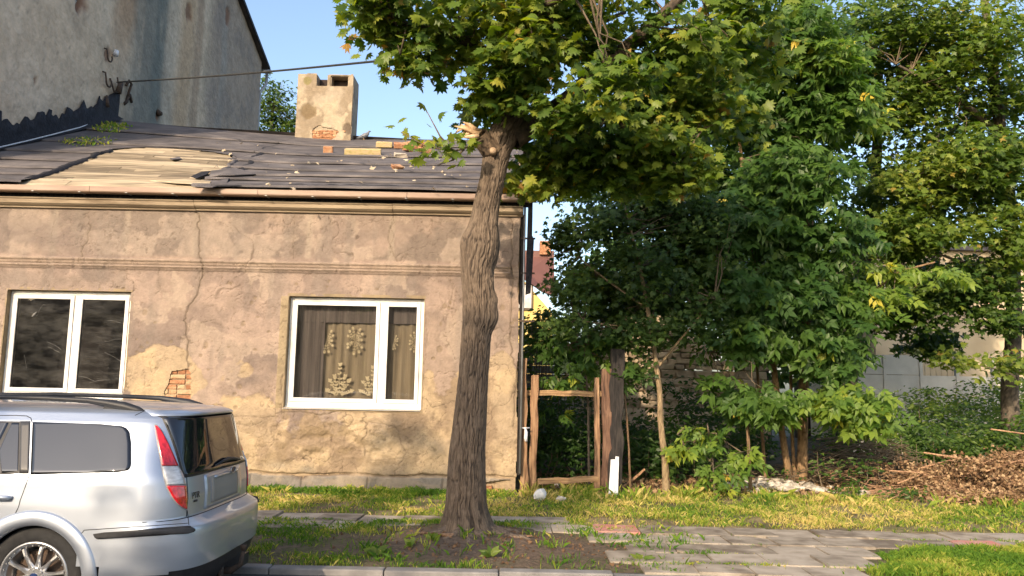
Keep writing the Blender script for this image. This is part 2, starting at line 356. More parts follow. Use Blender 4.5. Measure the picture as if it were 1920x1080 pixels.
def rf(b, n, w=.7, o=-.1, sp=.16, yel=.04):
    v = b*w+o+RNG.normal(0, sp, n); y = RNG.random(n) < yel; v[y] = RNG.uniform(.86, 1, y.sum()); return v
def twigs(K, anchors, m, parent, n=120, r=.008, name='twigs'):
    g = G(); A = np.array(anchors); idx = RNG.choice(len(K), min(n, len(K)), replace=False)
    for i in idx:
        p = K[i]; a = A[np.argmin(((A-p)**2).sum(1)+RNG.random(len(A))*.4)]
        if np.linalg.norm(a-p) > (1.0 if p[1] < 11 else 1.8): continue
        mid = (a+p)/2+RNG.normal(0, .08, 3)+np.array([0, 0, -.04]); mid2 = a*.25+p*.75+RNG.normal(0, .05, 3)
        g.tube([a, mid, mid2, p], [r*2.2, r*1.4, r, r*.5], 4, cap=False)
    return obj(name, g.mesh(name, True), m, parent, kind='stuff')
def limb_pts(pa):
    out = []
    for a, b in zip(pa[:-1], pa[1:]):
        for t in np.linspace(0, 1, 5): out.append(np.array(a)*(1-t)+np.array(b)*t)
    return out

# ================================================================== GROUND
D = 12.4; XL = -9.9; XR = 0.13
def sheet(name, x0, x1, y0, y1, z, m):
    me = mesh_np(name, [(x0, y0, z), (x1, y0, z), (x1, y1, z), (x0, y1, z)], np.array([(0, 1, 2, 3)]))
    return obj(name, me, m, kind='structure')
def on_pave(X, Y):
    a = (Y > 8.5) & (Y < np.where(X < .7, 10.1, 9.72)) & (X > -12) & ((X > 1.15) | (Y > 9.35)) & ((X < 3.9) | (Y > 8.75))
    b = (X > 1.15) & (X < 3.15+.45*(Y-7.3)) & (Y <= 8.55)
    return a | b
gm = vcmat('soil and thatch', bump=.9, bscale=26, dist=.03, var=.5, vscale=18)
def gheight(X, Y):
    r = np.hypot(X+.42, Y-8.85)
    return .03*(fbm(X*1.3, Y*1.3, 4)-.5)+.02*(fbm(X*7, Y*7, 3)-.5)+.09*np.exp(-(r/.75)**2)-.006
xs = np.arange(-14, 18.01, .09); ys = np.arange(7.31, 30, .09)
X, Y = np.meshgrid(xs, ys); H = gheight(X, Y)
H = np.where(on_pave(X, Y), np.minimum(H, -.012), H); H = H*np.clip((30-Y)/3, 0, 1)
H = np.where(Y < 7.45, -.012, H)
nz = fbm(X*2.2, Y*2.2, 5); n2 = fbm(X*9+4, Y*9, 3)
col = np.zeros(X.shape+(3,))+np.array([.135, .10, .068])
col = mix3(col, [.25, .20, .10], sstep(.42, .62, nz)*(Y > 9.3))
col = mix3(col, [.07, .09, .025], sstep(.40, .6, n2)*.6)
col = mix3(col, [.30, .235, .13], sstep(.5, .62, fbm(X*3.3+8, Y*3.3, 4))*(Y > 9.5)*.7)
soil = np.exp(-(np.hypot((X+.15)/1.35, (Y-8.35)/.85))**4)
col = mix3(col, [.135, .098, .072], np.clip(soil*1.2, 0, 1))
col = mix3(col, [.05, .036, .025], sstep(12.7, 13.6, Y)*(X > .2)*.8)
ny, nx = X.shape; idx = np.arange(nx*ny).reshape(ny, nx)
fq = np.stack([idx[:-1, :-1], idx[:-1, 1:], idx[1:, 1:], idx[1:, :-1]], -1).reshape(-1, 4)
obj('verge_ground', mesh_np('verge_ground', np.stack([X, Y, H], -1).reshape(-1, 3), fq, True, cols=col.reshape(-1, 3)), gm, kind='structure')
fm = mat('field soil', [(.05, .06, .025), (.12, .10, .06)], scale=.6, rough=1, bump=0)
sheet('ground', -1500, 1500, -1500, -3.6, -.004, fm)
sheet('far_ground', -1500, 1500, 29.9, 1500, -.004, fm)
sheet('side_ground', -1500, -13.9, 7.3, 29.9, -.004, fm); sheet('side_ground', 17.9, 1500, 7.3, 29.9, -.004, fm)
sheet('road', -1500, 1500, -3.7, 7.32, -.05, M['asphalt'])

# kerb stones
kr = obj('kerb', G().box((-40, 7.16, -.14), (-12.02, 7.30, .0)).mesh('kerb'), M['kerb'], kind='structure')
x = -12.0; k = 0
while x < 16:
    L_ = .995; top = 0.012 if x < .1 else -.010
    g = G().box((x, 7.155+RNG.normal(0, .004), -.14), (x+L_-.008, 7.30, top+RNG.normal(0, .004)))
    bevel(obj('kerbstone', g.mesh('kerbstone'), M['kerb'], kr), .012, 2); x += L_
# paving slabs
pv = obj('pavement', mesh_np('pavement', [(-12, 9.35, -.03), (14, 9.35, -.03), (14, 9.7, -.03), (-12, 9.7, -.03)], np.array([(0, 1, 2, 3)])), M['concrete'], kind='structure')
bank = []
for q in range(6):
    s_ = .243; g = G(); jj = RNG.normal(0, .006, (4, 2))
    c4 = [(-s_+jj[0][0], -s_+jj[0][1]), (s_+jj[1][0], -s_+jj[1][1]), (s_+jj[2][0], s_+jj[2][1]), (-s_+jj[3][0], s_+jj[3][1])]
    if q == 4: c4 = [c4[0], c4[1], (s_, .1), (.13, s_), c4[3]]
    if q == 5: c4 = [(-s_, -.12), (-.1, -s_), c4[1], c4[2], c4[3]]
    g.prism([(a, b, -.04) for a, b in c4], (0, 0, .04)); me = g.mesh('paving_slab'); me.materials.append(M['slab']); bank.append(me)
pinkm = mat('slab with faded pink marking paint', [(.50, .17, .15), (.45, .22, .18), (.36, .28, .22)], scale=5, rough=.9, bump=.4)
pme = bank[0].copy(); pme.materials.clear(); pme.materials.append(pinkm)
rows = [(9.86, -12, .9, .0), (9.36, -12, 14, .25), (8.86, 1.1, 14, .0), (8.36, 1.2, 3.6, .25), (7.86, 1.2, 3.4, .0), (7.50, 1.2, 3.2, .25)]
for (yy, xa, xb, off) in rows:
    x = xa+off
    while x < xb:
        if on_pave(np.array(x+.1), np.array(yy+.05)) or yy > 9.3 or (yy < 8 and x < 3.2):
            o = bpy.data.objects.new('paving_slab', pme if (abs(x-1.3) < .25 and yy == 9.36) or (abs(x-5.1) < .25 and yy == 8.86) else bank[int(RNG.integers(0, 6))])
            C.objects.link(o); o.parent = pv
            o.location = (x+RNG.normal(0, .006), yy+RNG.normal(0, .006)+.02*math.sin(x*1.3), .014+RNG.normal(0, .005))
            o.rotation_euler = (RNG.normal(0, .010), RNG.normal(0, .010), RNG.normal(0, .012)+(math.pi if RNG.random() < .5 else 0))
        x += .5

# grass
def blades(n, region, x0, x1, y0, y1, h, wd, rnd, dens=None):
    Xb = RNG.uniform(x0, x1, n); Yb = RNG.uniform(y0, y1, n); ok = region(Xb, Yb)
    if dens is not None: ok &= RNG.random(n) < dens(Xb, Yb)
    Xb = Xb[ok]; Yb = Yb[ok]; n = len(Xb)
    tuft = fbm(Xb*4.3, Yb*4.3, 3); hh = h*(.35+1.3*tuft)*RNG.uniform(.5, 1.35, n)
    a = RNG.uniform(0, 2*np.pi, n); ln = np.abs(RNG.normal(.35, .35, n)); b = RNG.uniform(0, 2*np.pi, n); w = wd*RNG.uniform(.6, 1.4, n)
    z0 = gheight(Xb, Yb)-.008; dx = np.cos(a)*w; dy = np.sin(a)*w; lx = np.cos(b)*ln; ly = np.sin(b)*ln
    P = np.stack([np.stack([Xb-dx, Yb-dy, z0], 1), np.stack([Xb+dx, Yb+dy, z0], 1),
                  np.stack([Xb+dx*.7+lx*hh*.4, Yb+dy*.7+ly*hh*.4, z0+hh*.6], 1), np.stack([Xb+lx*hh*1.1, Yb+ly*hh*1.1, z0+hh*(1-.25*ln)], 1)], 1)
    k = np.arange(n)*4
    return P.reshape(-1, 3), np.concatenate([np.stack([k, k+1, k+2], 1), np.stack([k, k+2, k+3], 1)]), np.repeat(np.clip(rnd(Xb, Yb, n), .01, .99), 4)
def grassobj(name, parts, label):
    V = []; F = []; Rn = []; b = 0
    for v, f, r_ in parts: V.append(v); F.append(f+b); Rn.append(r_); b += len(v)
    me = mesh_np(name, np.concatenate(V), np.concatenate(F), attrs=dict(rnd=np.concatenate(Rn))); me.materials.append(M['grass'])
    o = bpy.data.objects.new(name, me); C.objects.link(o); return tag(o, label, 'grass', None, 'stuff')
np_ = lambda X, Y: ~on_pave(X, Y)
dry = lambda a, s: (lambda X, Y, n: a+1.1*(fbm(X*1.7+5, Y*1.7, 3)-.5)+RNG.normal(0, s, n))
pilex = lambda X: np.where(X < 6, 12.9-.05*np.abs(X-3), 12.0-.08*(X-6))
grassobj('front_grass', [
    blades(125000, lambda X, Y: np_(X, Y) & (Y > 9.72+.12*np.sin(X*5)) & (Y < pilex(X)) & ((X > .2) | (Y < 12.36)), -10, 12.5, 9.7, 13, .062, .0036, dry(.68, .24), lambda X, Y: np.clip(fbm(X*2.6, Y*2.6, 4)*4.2-1.35, .06, 1)),
    blades(9000, lambda X, Y: (X < .1) & (Y > 11.9), -10, .1, 11.9, 12.37, .09, .0035, dry(.45, .2)),
    blades(9000, lambda X, Y: (X > .2), .2, 10, 11.7, 12.9, .15, .004, dry(.7, .2), lambda X, Y: np.clip(fbm(X*3, Y*3, 3)*4-1.8, 0, 1))],
    'yellowing grass strip between the paving slabs and the old house')
grassobj('verge_grass', [
    blades(62000, lambda X, Y: (Y > 7.32) & (Y < 9.5+.1*np.sin(X*4)) & (np.hypot((X+.05)/1.35, (Y-8.3)/.95) > .75+.5*fbm(X*3, Y*3, 3)), -10, 1.5, 7.3, 9.65, .055, .0034, dry(.36, .24), lambda X, Y: np.clip(fbm(X*2.4+7, Y*2.4, 4)*4.2-1.35, .04, 1)*np.where(X > .3, .45, 1)),
    blades(5000, lambda X, Y: (Y > 7.32) & (X < 2.2), -1.6, 2.3, 7.32, 9.4, .085, .004, dry(.4, .2), lambda X, Y: np.clip(fbm(X*5+1, Y*5, 3)*7-4.3, 0, 1))],
    'shaded green grass verge between kerb and paving slabs around the street tree')
grassobj('lawn_grass', [
    blades(60000, lambda X, Y: (X > 3.25+.6*(Y-7.32)+.1*np.sin(Y*9)) & (Y < 8.72+.05*np.sin(X*6)), 3.1, 11, 7.32, 8.8, .065, .0036, dry(.47, .14))],
    'bright green lawn corner at the bottom right beyond the slabs')
jx = []
for (yy, xa, xb, off) in rows:
    jx.append((yy-.25, xa, xb))
def joint_d(X, Y):
    d = np.full(X.shape, 9.)
    for (yy, xa, xb) in jx: d = np.minimum(d, np.where((X > xa) & (X < xb), np.abs(Y-yy-.02*np.sin(X*1.3)), 9))
    return d
grassobj('joint_grass', [
    blades(160000, lambda X, Y: on_pave(X, Y) & (joint_d(X, Y) < .03), -4, 8, 7.3, 10.2, .045, .0036, dry(.4, .2), lambda X, Y: np.clip(fbm(X*1.9+3, Y*4, 3)*7-3.2, 0, 1)),
    blades(40000, lambda X, Y: on_pave(X, Y) & (((X*2) % 1 < .05) | (X < 1.6)), .8, 8, 7.3, 9.7, .05, .0036, dry(.4, .2), lambda X, Y: np.clip(fbm(X*3.3+3, Y*3, 3)*8-4.3, 0, 1))],
    'tufts of grass growing in the joints of the paving slabs')
# leaf litter & soil crumbs round the tree
n = 420; Xc = RNG.normal(.05, .85, n); Yc = RNG.normal(8.3, .5, n); ok = (Yc > 7.34) & (Yc < 9.3); Xc = Xc[ok]; Yc = Yc[ok]
P = np.stack([Xc, Yc, gheight(Xc, Yc)+.008], 1); Fm = frames(len(P), .5, 0)
lit = tag(obj('leaf_litter', leafmesh('leaf_litter', 'simple', P, Fm, RNG.uniform(.015, .045, len(P)), RNG.random(len(P))*.35), M['deadleaf'], kind='stuff'), 'dry leaf litter on the bare soil around the tree foot', 'leaf litter')
# small broad weeds beside the tree foot
def rosette(x, y, s, label):
    a = np.linspace(0, 2*np.pi, 9)[:-1]+RNG.normal(0, .2, 8); dirs = np.stack([np.cos(a), np.sin(a), np.zeros(8)], 1)
    P = np.tile([x, y, float(gheight(np.array(x), np.array(y)))+.01], (8, 1)); Fm = frames(8, .2, -.5, dirs)
    me = leafmesh('weed', 'oval', P, Fm, s*RNG.uniform(.7, 1.2, 8), RNG.uniform(.6, .95, 8)); solo('weed', me, M['under'], label, 'weed', 'broad-leaved weeds in the soil by the tree')
for i, (px, py, s, lb) in enumerate([(920, 1045, .13, 'broad-leaved weed rosette in the soil just right of the tree foot, near the kerb'), (770, 1030, .13, 'low weed rosette left of the tree foot in front of the roots'),
        (812, 1022, .10, 'small weed at the left root of the street tree'), (705, 1040, .14, 'weed with long leaves in the grass well left of the tree'), (1205, 1052, .12, 'weed tuft at the edge of the soil near the slab apron')]):
    p = atZ(px, py); rosette(p[0], p[1], s, lb)

# ================================================================== OLD HOUSE
house = thing('old_house', 'dilapidated one-storey house with peeling mauve and sandy plaster and a patched tar felt roof', 'house', (-4.9, 12.6, 0))
def wp(px, py): p = atY(px, py, D); return (p[0], p[2])
def wpl(L): return [wp(*q) for q in L]
dx = .0125
xs = np.arange(XL, XR+.001, dx); zs = np.arange(-.05, 4.36, dx)
X, Z = np.meshgrid(xs, zs)
O = np.zeros(X.shape)            # how far the surface stands out towards the street
O += .012*(fbm(X*.9, Z*.9, 3)-.5)+.006*(fbm(X*6, Z*6, 4)-.5)
w1 = (-7.86, -5.93, 1.29, 2.945); w2 = (-3.47, -1.36, 1.22, 2.93)
def gauss(px, py, sx, sz): a, b = wp(px, py); return np.exp(-((X-a)/sx)**2-((Z-b)/sz)**2)
warp = .12*(fbm(X*4, Z*4, 4)-.5)
f0 = fbm(X*1.1+2, Z*1.1, 6)
sand = (1.12-Z)*.55 + (f0-.5)*1.5 + .45*gauss(300, 690, .45, .5)+.30*gauss(480, 680, .3, .25)+.4*gauss(900, 700, .5, .6)+.3*gauss(140, 537, .9, .08)+.35*gauss(520, 640, .16, .5)+.25*gauss(620, 520, .5, .1)+.3*gauss(800, 700, .3, .4)+.5*gauss(945, 600, .15, 1.2)
ms = sstep(-.02, .03, sand+warp)
O -= ms*.009
mid = fbm(X*2.3+9, Z*2.3, 5)
thin = sstep(.56, .575, mid+.3*warp)*(1-ms)          # flakes of the top coat gone
O -= thin*.003
base = np.array([.46, .33, .25])
col = np.zeros(X.shape+(3,))+base
tone = fbm(X*.6+4, Z*.6, 5)
col = mix3(col, [.36, .26, .21], sstep(.45, .58, tone))
col = mix3(col, [.29, .215, .18], sstep(.52, .66, fbm(X*1.9+40, Z*1.5, 6))*.75)
col = mix3(col, [.53, .40, .30], thin*.7)
col = mix3(col, [.56, .40, .31], sstep(.5, .62, fbm(X*1.7+11, Z*1.7, 4))*.6*(1-ms))
# grey weathered frieze with cleaner pilaster strips
fr = sstep(3.50, 3.56, Z)*sstep(4.30, 4.2, Z)
stain = sstep(.47, .555, fbm(X*1.1+20, Z*1.9, 6)+.035)
col = mix3(col, [.235, .18, .15], fr*stain*.8)
col = mix3(col, [.36, .28, .22], fr*.25); col = mix3(col, [.56, .43, .33], fr*sstep(.56, .60, fbm(X*2.2+60, Z*2.2, 5))*.5)
for (px, w) in ((367, .06), (237, .05), (580, .05), (735, .05), (100, .05)):
    a = wp(px, 440)[0]; st = np.exp(-((X-a+.02*(fbm(X*3, Z*5, 2)-.5))/w)**4); col = mix3(col, [.47, .37, .28], fr*st*.75)
# damp dark streaks under the sill course and at left
col = mix3(col, [.25, .19, .165], .75*gauss(60, 450, 1.0, .35)*sstep(.35, .6, fbm(X*1.4, Z*1.4+3, 5)))
col = mix3(col, [.27, .21, .17], .6*gauss(90, 525, 1.3, .16)*sstep(.35, .55, fbm(X*2.4, Z*2.4+3, 5)))
col = mix3(col, [.30, .24, .20], .45*sstep(.5, .7, fbm(X*5.1, Z*1.0+8, 5))*(1-ms)*(Z > 1.2))
csand = mix3(np.zeros(X.shape+(3,))+np.array([.56, .41, .25]), [.66, .48, .27], sstep(.4, .6, fbm(X*3+1, Z*3, 5)))
csand = mix3(csand, [.40, .28, .17], sstep(.52, .66, fbm(X*2+31, Z*2, 5)))
col = col*(1-ms[..., None])+csand*ms[..., None]
O += ms*.018*(fbm(X*5, Z*5+9, 5)-.5)*sstep(1.6, .8, Z) + .012*ms*np.abs(fbm(X*9, Z*9, 3)-.5)
# soft shade painted into the plaster colour, right of the window's foot
shd = np.clip(gauss(775, 830, .22, .32)+.9*gauss(715, 900, .30, .12)+.8*gauss(790, 900, .3, .13), 0, 1)*sstep(.25, .5, fbm(X*3.1, Z*3.1+40, 5)+.1)
col = mix3(col, [.125, .10, .085], shd*.30)
col = mix3(col, [.30, .27, .22], .7*gauss(575, 880, .12, .06)); col = mix3(col, [.33, .29, .23], .5*gauss(520, 872, .2, .07))
# window surrounds: smoother sandy strip
sur = ((X > w2[0]-.13) & (X < w2[0]+.01) & (Z > w2[2]-.02) & (Z < w2[3]))
col = mix3(col, [.45, .34, .18], sur*.8); O += sur*.006
# belt moulding
def band(z0, z1, s=.006): return sstep(z0-s, z0+s, Z)*sstep(z1+s, z1-s, Z)
brk = 1-.4*sstep(.70, .78, fbm(X*5+3, Z*3, 3))
O += (.055*band(3.430, 3.475)+.030*band(3.385, 3.430)+.048*band(3.335, 3.372)+.018*band(3.30, 3.335))*brk*(X < -.02)
col = mix3(col, [.50, .37, .27], band(3.33, 3.48)*.45); col = mix3(col, [.20, .15, .12], band(3.372, 3.386, .003)*.75); col = mix3(col, [.22, .16, .13], band(3.296, 3.312, .003)*.6); col = mix3(col, [.24, .18, .14], band(3.424, 3.436, .003)*.5)
# corner pilaster capital
O += .02*(X > -.28)*(Z > 3.28)*(Z < 3.46)+.012*(X > -.30)
col = mix3(col, [.28, .18, .12], gauss(958, 500, .10, .03)); col = mix3(col, [.13, .11, .10], .8*gauss(953, 408, .1, .06))
# plinth of rough blocks
pz = .205+.035*(fbm(X*2, X*0, 3)-.5)+.03*(fbm(X*7, X*0+3, 3)-.5); pl = sstep(pz+.004, pz-.004, Z)
O += pl*.035; col = mix3(col, [.40, .33, .25], pl*.9); col = mix3(col, [.30, .27, .24], pl*sstep(.45, .6, fbm(X*2.5, Z*5, 4))*.8)
for px in (566, 690, 830, 905, 470): 
    a = wp(px, 900)[0]; O -= pl*.03*np.exp(-((X-a-.05*(Z-.1))/.012)**2)
gap = np.exp(-((Z-pz-.03-.08*(fbm(X*2.3, X*0+4, 4)-.5))/(.011+.012*fbm(X*4, X*0+7, 2)))**2)*sstep(.3, .5, fbm(X*2+6, X*0, 3)+.12)
O -= gap*.04; col = mix3(col, [.12, .085, .06], gap*.75)
hole = np.clip(gauss(566, 893, .09, .05)*1.3, 0, 1)*sstep(.2, .5, fbm(X*8, Z*8, 3)+.1); O -= hole*.05; col = mix3(col, [.17, .11, .07], hole*.7)
# cracks
def jag(pl, amp=.018, n=6):
    out = []
    for a, b in zip(pl[:-1], pl[1:]):
        for t in np.linspace(0, 1, n, endpoint=False): out.append((a[0]+(b[0]-a[0])*t+RNG.normal(0, amp), a[1]+(b[1]-a[1])*t+RNG.normal(0, amp*.5)))
    return out+[pl[-1]]
cracks = [([(370, 390), (371, 425), (376, 470), (380, 505), (375, 545), (352, 580), (346, 600), (352, 640), (350, 690), (353, 745)], .008, 1.0),
    ([(166, 420), (160, 455), (148, 492)], .006, .9), ([(552, 400), (550, 485)], .004, .6), ([(735, 400), (728, 450), (745, 490)], .005, .7),
    ([(297, 505), (300, 545), (290, 552)], .004, .6), ([(375, 605), (400, 600), (420, 615)], .004, .6), ([(440, 610), (450, 625), (475, 620)], .004, .5),
    ([(515, 775), (560, 772), (600, 778), (650, 768), (700, 772)], .007, .9), ([(605, 790), (606, 850)], .004, .6), ([(682, 770), (686, 800), (684, 855)], .006, .8), ([(528, 700), (530, 775), (512, 782), (390, 781)], .005, .7),
    ([(795, 680), (790, 740), (812, 765), (852, 752)], .005, .7), ([(845, 515), (850, 600)], .004, .5), ([(955, 400), (962, 520), (955, 640), (968, 690), (962, 800)], .008, .8), ([(410, 790), (470, 800), (500, 785)], .004, .6),
    ([(690, 790), (740, 800), (760, 850), (740, 890)], .006, .6), ([(640, 860), (700, 862), (770, 858)], .004, .5), ([(30, 420), (90, 455), (120, 480)], .003, .4), ([(900, 560), (915, 640), (905, 720)], .004, .4), ([(470, 520), (478, 560), (500, 590)], .003, .4),
    ([(240, 560), (238, 640), (232, 735)], .006, .5), ([(795, 560), (800, 640), (792, 700)], .005, .5)]
for pl_, w, s in cracks:
    d = segdist(X, Z, jag(wpl(pl_))); e = np.exp(-(d/w)**2)
    O -= .016*s*e; col = mix3(col, [.13, .09, .06], np.clip(e*s*1.0, 0, .85))
    hal = np.exp(-(d/.05)**2)*s*.25; col = mix3(col, [.30, .22, .15], hal)
for (sc_l, sd, wd, am) in ((1.3, 3, .0045, .65), (2.6, 50, .0055, .6), (4.5, 77, .008, .45), (6.5, 99, .010, .4)):
    q_ = fbm(X*sc_l+sd, Z*sc_l+sd*.7, 4); e = np.exp(-((q_-.5)/wd)**2)*sstep(.50, .60, .10*sstep(1.3, .9, Z)+ fbm(X*1.3+sd, Z*1.3, 3))*(Z > .25)*(Z < 4.2)
    O -= e*.009; col = mix3(col, [.15, .10, .07], e*am)
# chipped spots
for i in range(190):
    cx, cz, r_ = RNG.uniform(XL, XR), RNG.uniform(.3, 3.2), RNG.uniform(.012, .05)
    d = np.hypot((X-cx), (Z-cz)*RNG.uniform(.6, 1.6))+.03*(fbm(X*9, Z*9, 2)-.5); e = sstep(r_, r_*.6, d); O -= e*.008; col = mix3(col, [.30, .21, .12], e*.55)
rough = sstep(1.2, .95, Z)*sstep(.3, .5, Z)*(.35+.65*np.exp(-((X+2.6)/1.1)**4))
O += rough*.13*(np.abs(fbm(X*3.5, Z*4.5+2, 5)-.5)); col = mix3(col, [.36, .25, .13], rough*sstep(.52, .62, fbm(X*4, Z*7, 4))*.7)
# openings
brickpoly = wpl([(322, 697), (350, 692), (357, 700), (355, 765), (352, 790), (330, 800), (312, 760), (308, 735), (316, 720)])
hb = inpoly(X+.03*(fbm(X*9, Z*9, 3)-.5), Z+.04*(fbm(X*8+4, Z*8, 3)-.5), brickpoly)
hcorn = inpoly(X, Z+.03*(fbm(X*7, Z*7, 3)-.5), wpl([(903, 905), (962, 897), (990, 890), (990, 940), (900, 940)]))
ragged = .05*sstep(.45, .7, fbm(X*7, Z*2, 3))
o1 = (X > w1[0]) & (X < w1[1]+.3*warp*(X > -7)) & (Z > w1[2]) & (Z < w1[3]+ragged)
o2 = (X > w2[0]) & (X < w2[1]) & (Z > w2[2]) & (Z < w2[3])
side = X > XR-.035*np.clip(fbm(Z*2.2, Z*0, 4)*2-.7, 0, 1)
kill = hb | hcorn | o1 | o2 | side
ny, nx = X.shape; idx = np.arange(nx*ny).reshape(ny, nx)
ff = ~(kill[:-1, :-1] & kill[1:, 1:] | kill[:-1, 1:] & kill[1:, :-1] | kill[:-1, :-1] | kill[1:, 1:])
fq = np.stack([idx[:-1, :-1], idx[:-1, 1:], idx[1:, 1:], idx[1:, :-1]], -1)[ff]
lum = (col*np.array([.3, .5, .2])).sum(-1, keepdims=True); col = col*.80+.20*lum*np.array([1.08, 1.0, .86])
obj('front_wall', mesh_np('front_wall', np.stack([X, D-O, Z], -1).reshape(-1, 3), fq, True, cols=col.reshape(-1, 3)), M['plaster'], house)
# masonry body behind the plaster: pieces round the openings
g = G(); yb = D+.045
def wallbox(x0, x1, z0, z1, y1=D+.38): g.box((x0, yb, z0), (x1, y1, z1))
xa, xb_, xc, xd = w1[0]-.02, w1[1]+.02, w2[0]-.02, w2[1]+.02
wallbox(XL, XR-.02, 3.02, 4.35); wallbox(XL, XR-.02, 0, 1.2)
wallbox(XL, xa, 1.2, 3.02); wallbox(xb_, xc, 1.2, 3.02); wallbox(xd, XR-.02, 1.2, 3.02)
g.box((XL, D+.9, -.05), (XR-.02, D+1.0, 4.3))                      # far side of the unlit rooms
g.box((XL, D+.381, 3.3), (XR-.02, D+.9, 3.4)); g.box((XL, D+.381, .9), (XR-.02, D+.9, 1.0))
obj('wall_core', g.mesh('wall_core'), M['mortar'], house)
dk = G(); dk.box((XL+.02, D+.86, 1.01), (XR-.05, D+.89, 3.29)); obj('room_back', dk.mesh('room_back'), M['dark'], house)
rvm = mat('reveal plaster', [(.17, .13, .08), (.30, .225, .135)], scale=6, bump=.6)
for (x0, x1, z0, z1) in (w1, w2):
    t = .02; rv = G()
    rv.box((x0-t, D-.002, z0-.03), (x0, D+.19, z1+.03)); rv.box((x1, D+.004, z0-.03), (x1+t, D+.19, z1+.03))
    rv.box((x0-t, D-.001, z1+.004), (x1+t, D+.19, z1+.05)); rv.box((x0-t, D-.001, z0-.05), (x1+t, D+.19, z0-.004))
    obj('window_reveal', rv.mesh('window_reveal'), rvm, house)
# exposed bricks
x0, x1 = min(p[0] for p in brickpoly)-.05, max(p[0] for p in brickpoly)+.05; z0, z1 = min(p[1] for p in brickpoly)-.05, max(p[1] for p in brickpoly)+.05
z = z0; r_ = 0
while z < z1:
    x = x0-(.13 if r_ % 2 else 0)-.02
    while x < x1:
        ln = .25 if RNG.random() < .6 else .125
        a, b = x+.006, x+ln-.006
        if b > x0-.02 and a < x1+.02:
            me = G().box((a, D+.020+RNG.uniform(0, .016), z+.006), (b, D+.12, z+.068+RNG.normal(0, .002)), jit=.003).mesh('brick')
            bevel(obj('brick', me, M['redbrick'], house), .006, 2)
        x += ln
    z += .077; r_ += 1
for (px, py) in ((915, 915), (935, 920), (912, 925)):
    p = wp(px, py); bevel(obj('brick', G().box((p[0]-.06, D-.02, p[1]-.03), (p[0]+.06, D+.1, p[1]+.03), jit=.006).mesh('brick'), M['redbrick'], house), .006)
# other walls
g = G(); YB = 26.0
rz = lambda x, y: 0
obj('gable_wall', G().prism([(XR-.02, D+.02, 0), (XR-.02, YB, 0), (XR-.02, YB, 4.2), (XR-.02, 19.2, 7.45), (XR-.02, D+.02, 4.35)], (-.3, 0, 0)).mesh('gable_wall'), M['mortar'], house)
obj('rear_wall', G().box((XL, YB-.3, 0), (XR-.33, YB, 4.2)).mesh('rear_wall'), M['mortar'], house)
# cornice and gutter
for i, (xa, xb_) in enumerate(((XL, -5.0), (-4.995, -1.9), (-1.895, XR+.02))):
    prof = [(D+.03, 4.25), (D-.045, 4.25), (D-.05, 4.27), (D-.09, 4.285), (D-.13, 4.31), (D-.14, 4.365), (D-.16, 4.375), (D-.165, 4.395), (D+.03, 4.40)]
    bevel(obj('cornice', G().prism([(xa, y, z+.004*i) for y, z in prof], (xb_-xa, 0, 0)).mesh('cornice'), M['cornice'], house), .004)
xx = XL
for i, L_ in enumerate((1.9, 1.45, 2.6, 2.3, 1.75, .26)):
    pr = [(D-.17, 4.455), (D-.30, 4.455), (D-.315, 4.47), (D-.315, 4.545), (D-.30, 4.55), (D-.295, 4.48), (D-.18, 4.48), (D-.17, 4.60)]
    obj('gutter', G().prism([(xx, y, z) for y, z in pr], (L_-.006, 0, 0)).mesh('gutter'), M['gutter'], house); xx += L_
xx = XL+.3
for i in range(14):
    obj('gutter_bracket', G().box((xx, D-.322, 4.448), (xx+.03, D-.15, 4.4545)).mesh('gutter_bracket'), M['zinc'], house); xx += .72
obj('fascia', G().box((XL, D-.10, 4.402), (XR+.12, D-.06, 4.60)).mesh('fascia'), M['darkwood'], house)

# ---- roof
Y0 = D-.28; YR = 19.2
def ridge(x): return 7.60+.35*np.clip((-x-4.2)/5.7, 0, 1)**1.0-.04*np.sin((x+9.9)*.45)
def rz(x, y): return 4.585+(ridge(x)-4.585)*(y-Y0)/(YR-Y0)+.022*np.sin(x*.7+.5)*np.sin((y-Y0)/7*3.1)
def onroof(px, py):
    d = ray(px, py); t = 11.
    for _ in range(40):
        p = np.array([0, 0, CH])+d*t; e = p[2]-float(rz(p[0], p[1])); t += -e/(d[2]-.457*d[1])*.9 if abs(e) > 1e-4 else 0
    return p
roof = obj('roof', mesh_np('roof', *(lambda xs, ys: (np.stack([np.meshgrid(xs, ys)[0], np.meshgrid(xs, ys)[1], rz(*np.meshgrid(xs, ys))-.06], -1).reshape(-1, 3), (lambda i: np.stack([i[:-1, :-1], i[:-1, 1:], i[1:, 1:], i[1:, :-1]], -1).reshape(-1, 4))(np.arange(len(xs)*len(ys)).reshape(len(ys), len(xs)))))(np.linspace(XL+.01, XR+.15, 40), np.linspace(Y0+.02, YR, 25))), M['darkwood'], house)
obj('rear_roof_slope', mesh_np('rear_roof_slope', [(XL, YR+.01, 7.9), (XR+.15, YR+.01, 7.54), (XR+.15, YB+.3, 4.3), (XL, YB+.3, 4.4)], np.array([(0, 1, 2, 3)])), M['felt'], house)
hpix = [(-60, 356), (10, 353), (60, 338), (110, 320), (168, 297), (214, 281), (262, 277), (330, 279), (400, 286), (441, 297), (438, 306), (426, 321), (392, 332), (368, 345), (352, 352), (398, 357), (390, 364), (-60, 362)]
hole = [tuple(onroof(*q)[:2]) for q in hpix]; hole[0] = (-9.5, Y0-.1); hole[-1] = (-9.5, Y0-.15)
laps = [Y0-.02, 12.72, 13.25, 13.95, 14.85, 16.0, 17.6, YR+.05]
patch = [tuple(onroof(*q)[:2]) for q in [(395, 360), (452, 343), (500, 278), (430, 296), (428, 325), (360, 345), (350, 356)]]
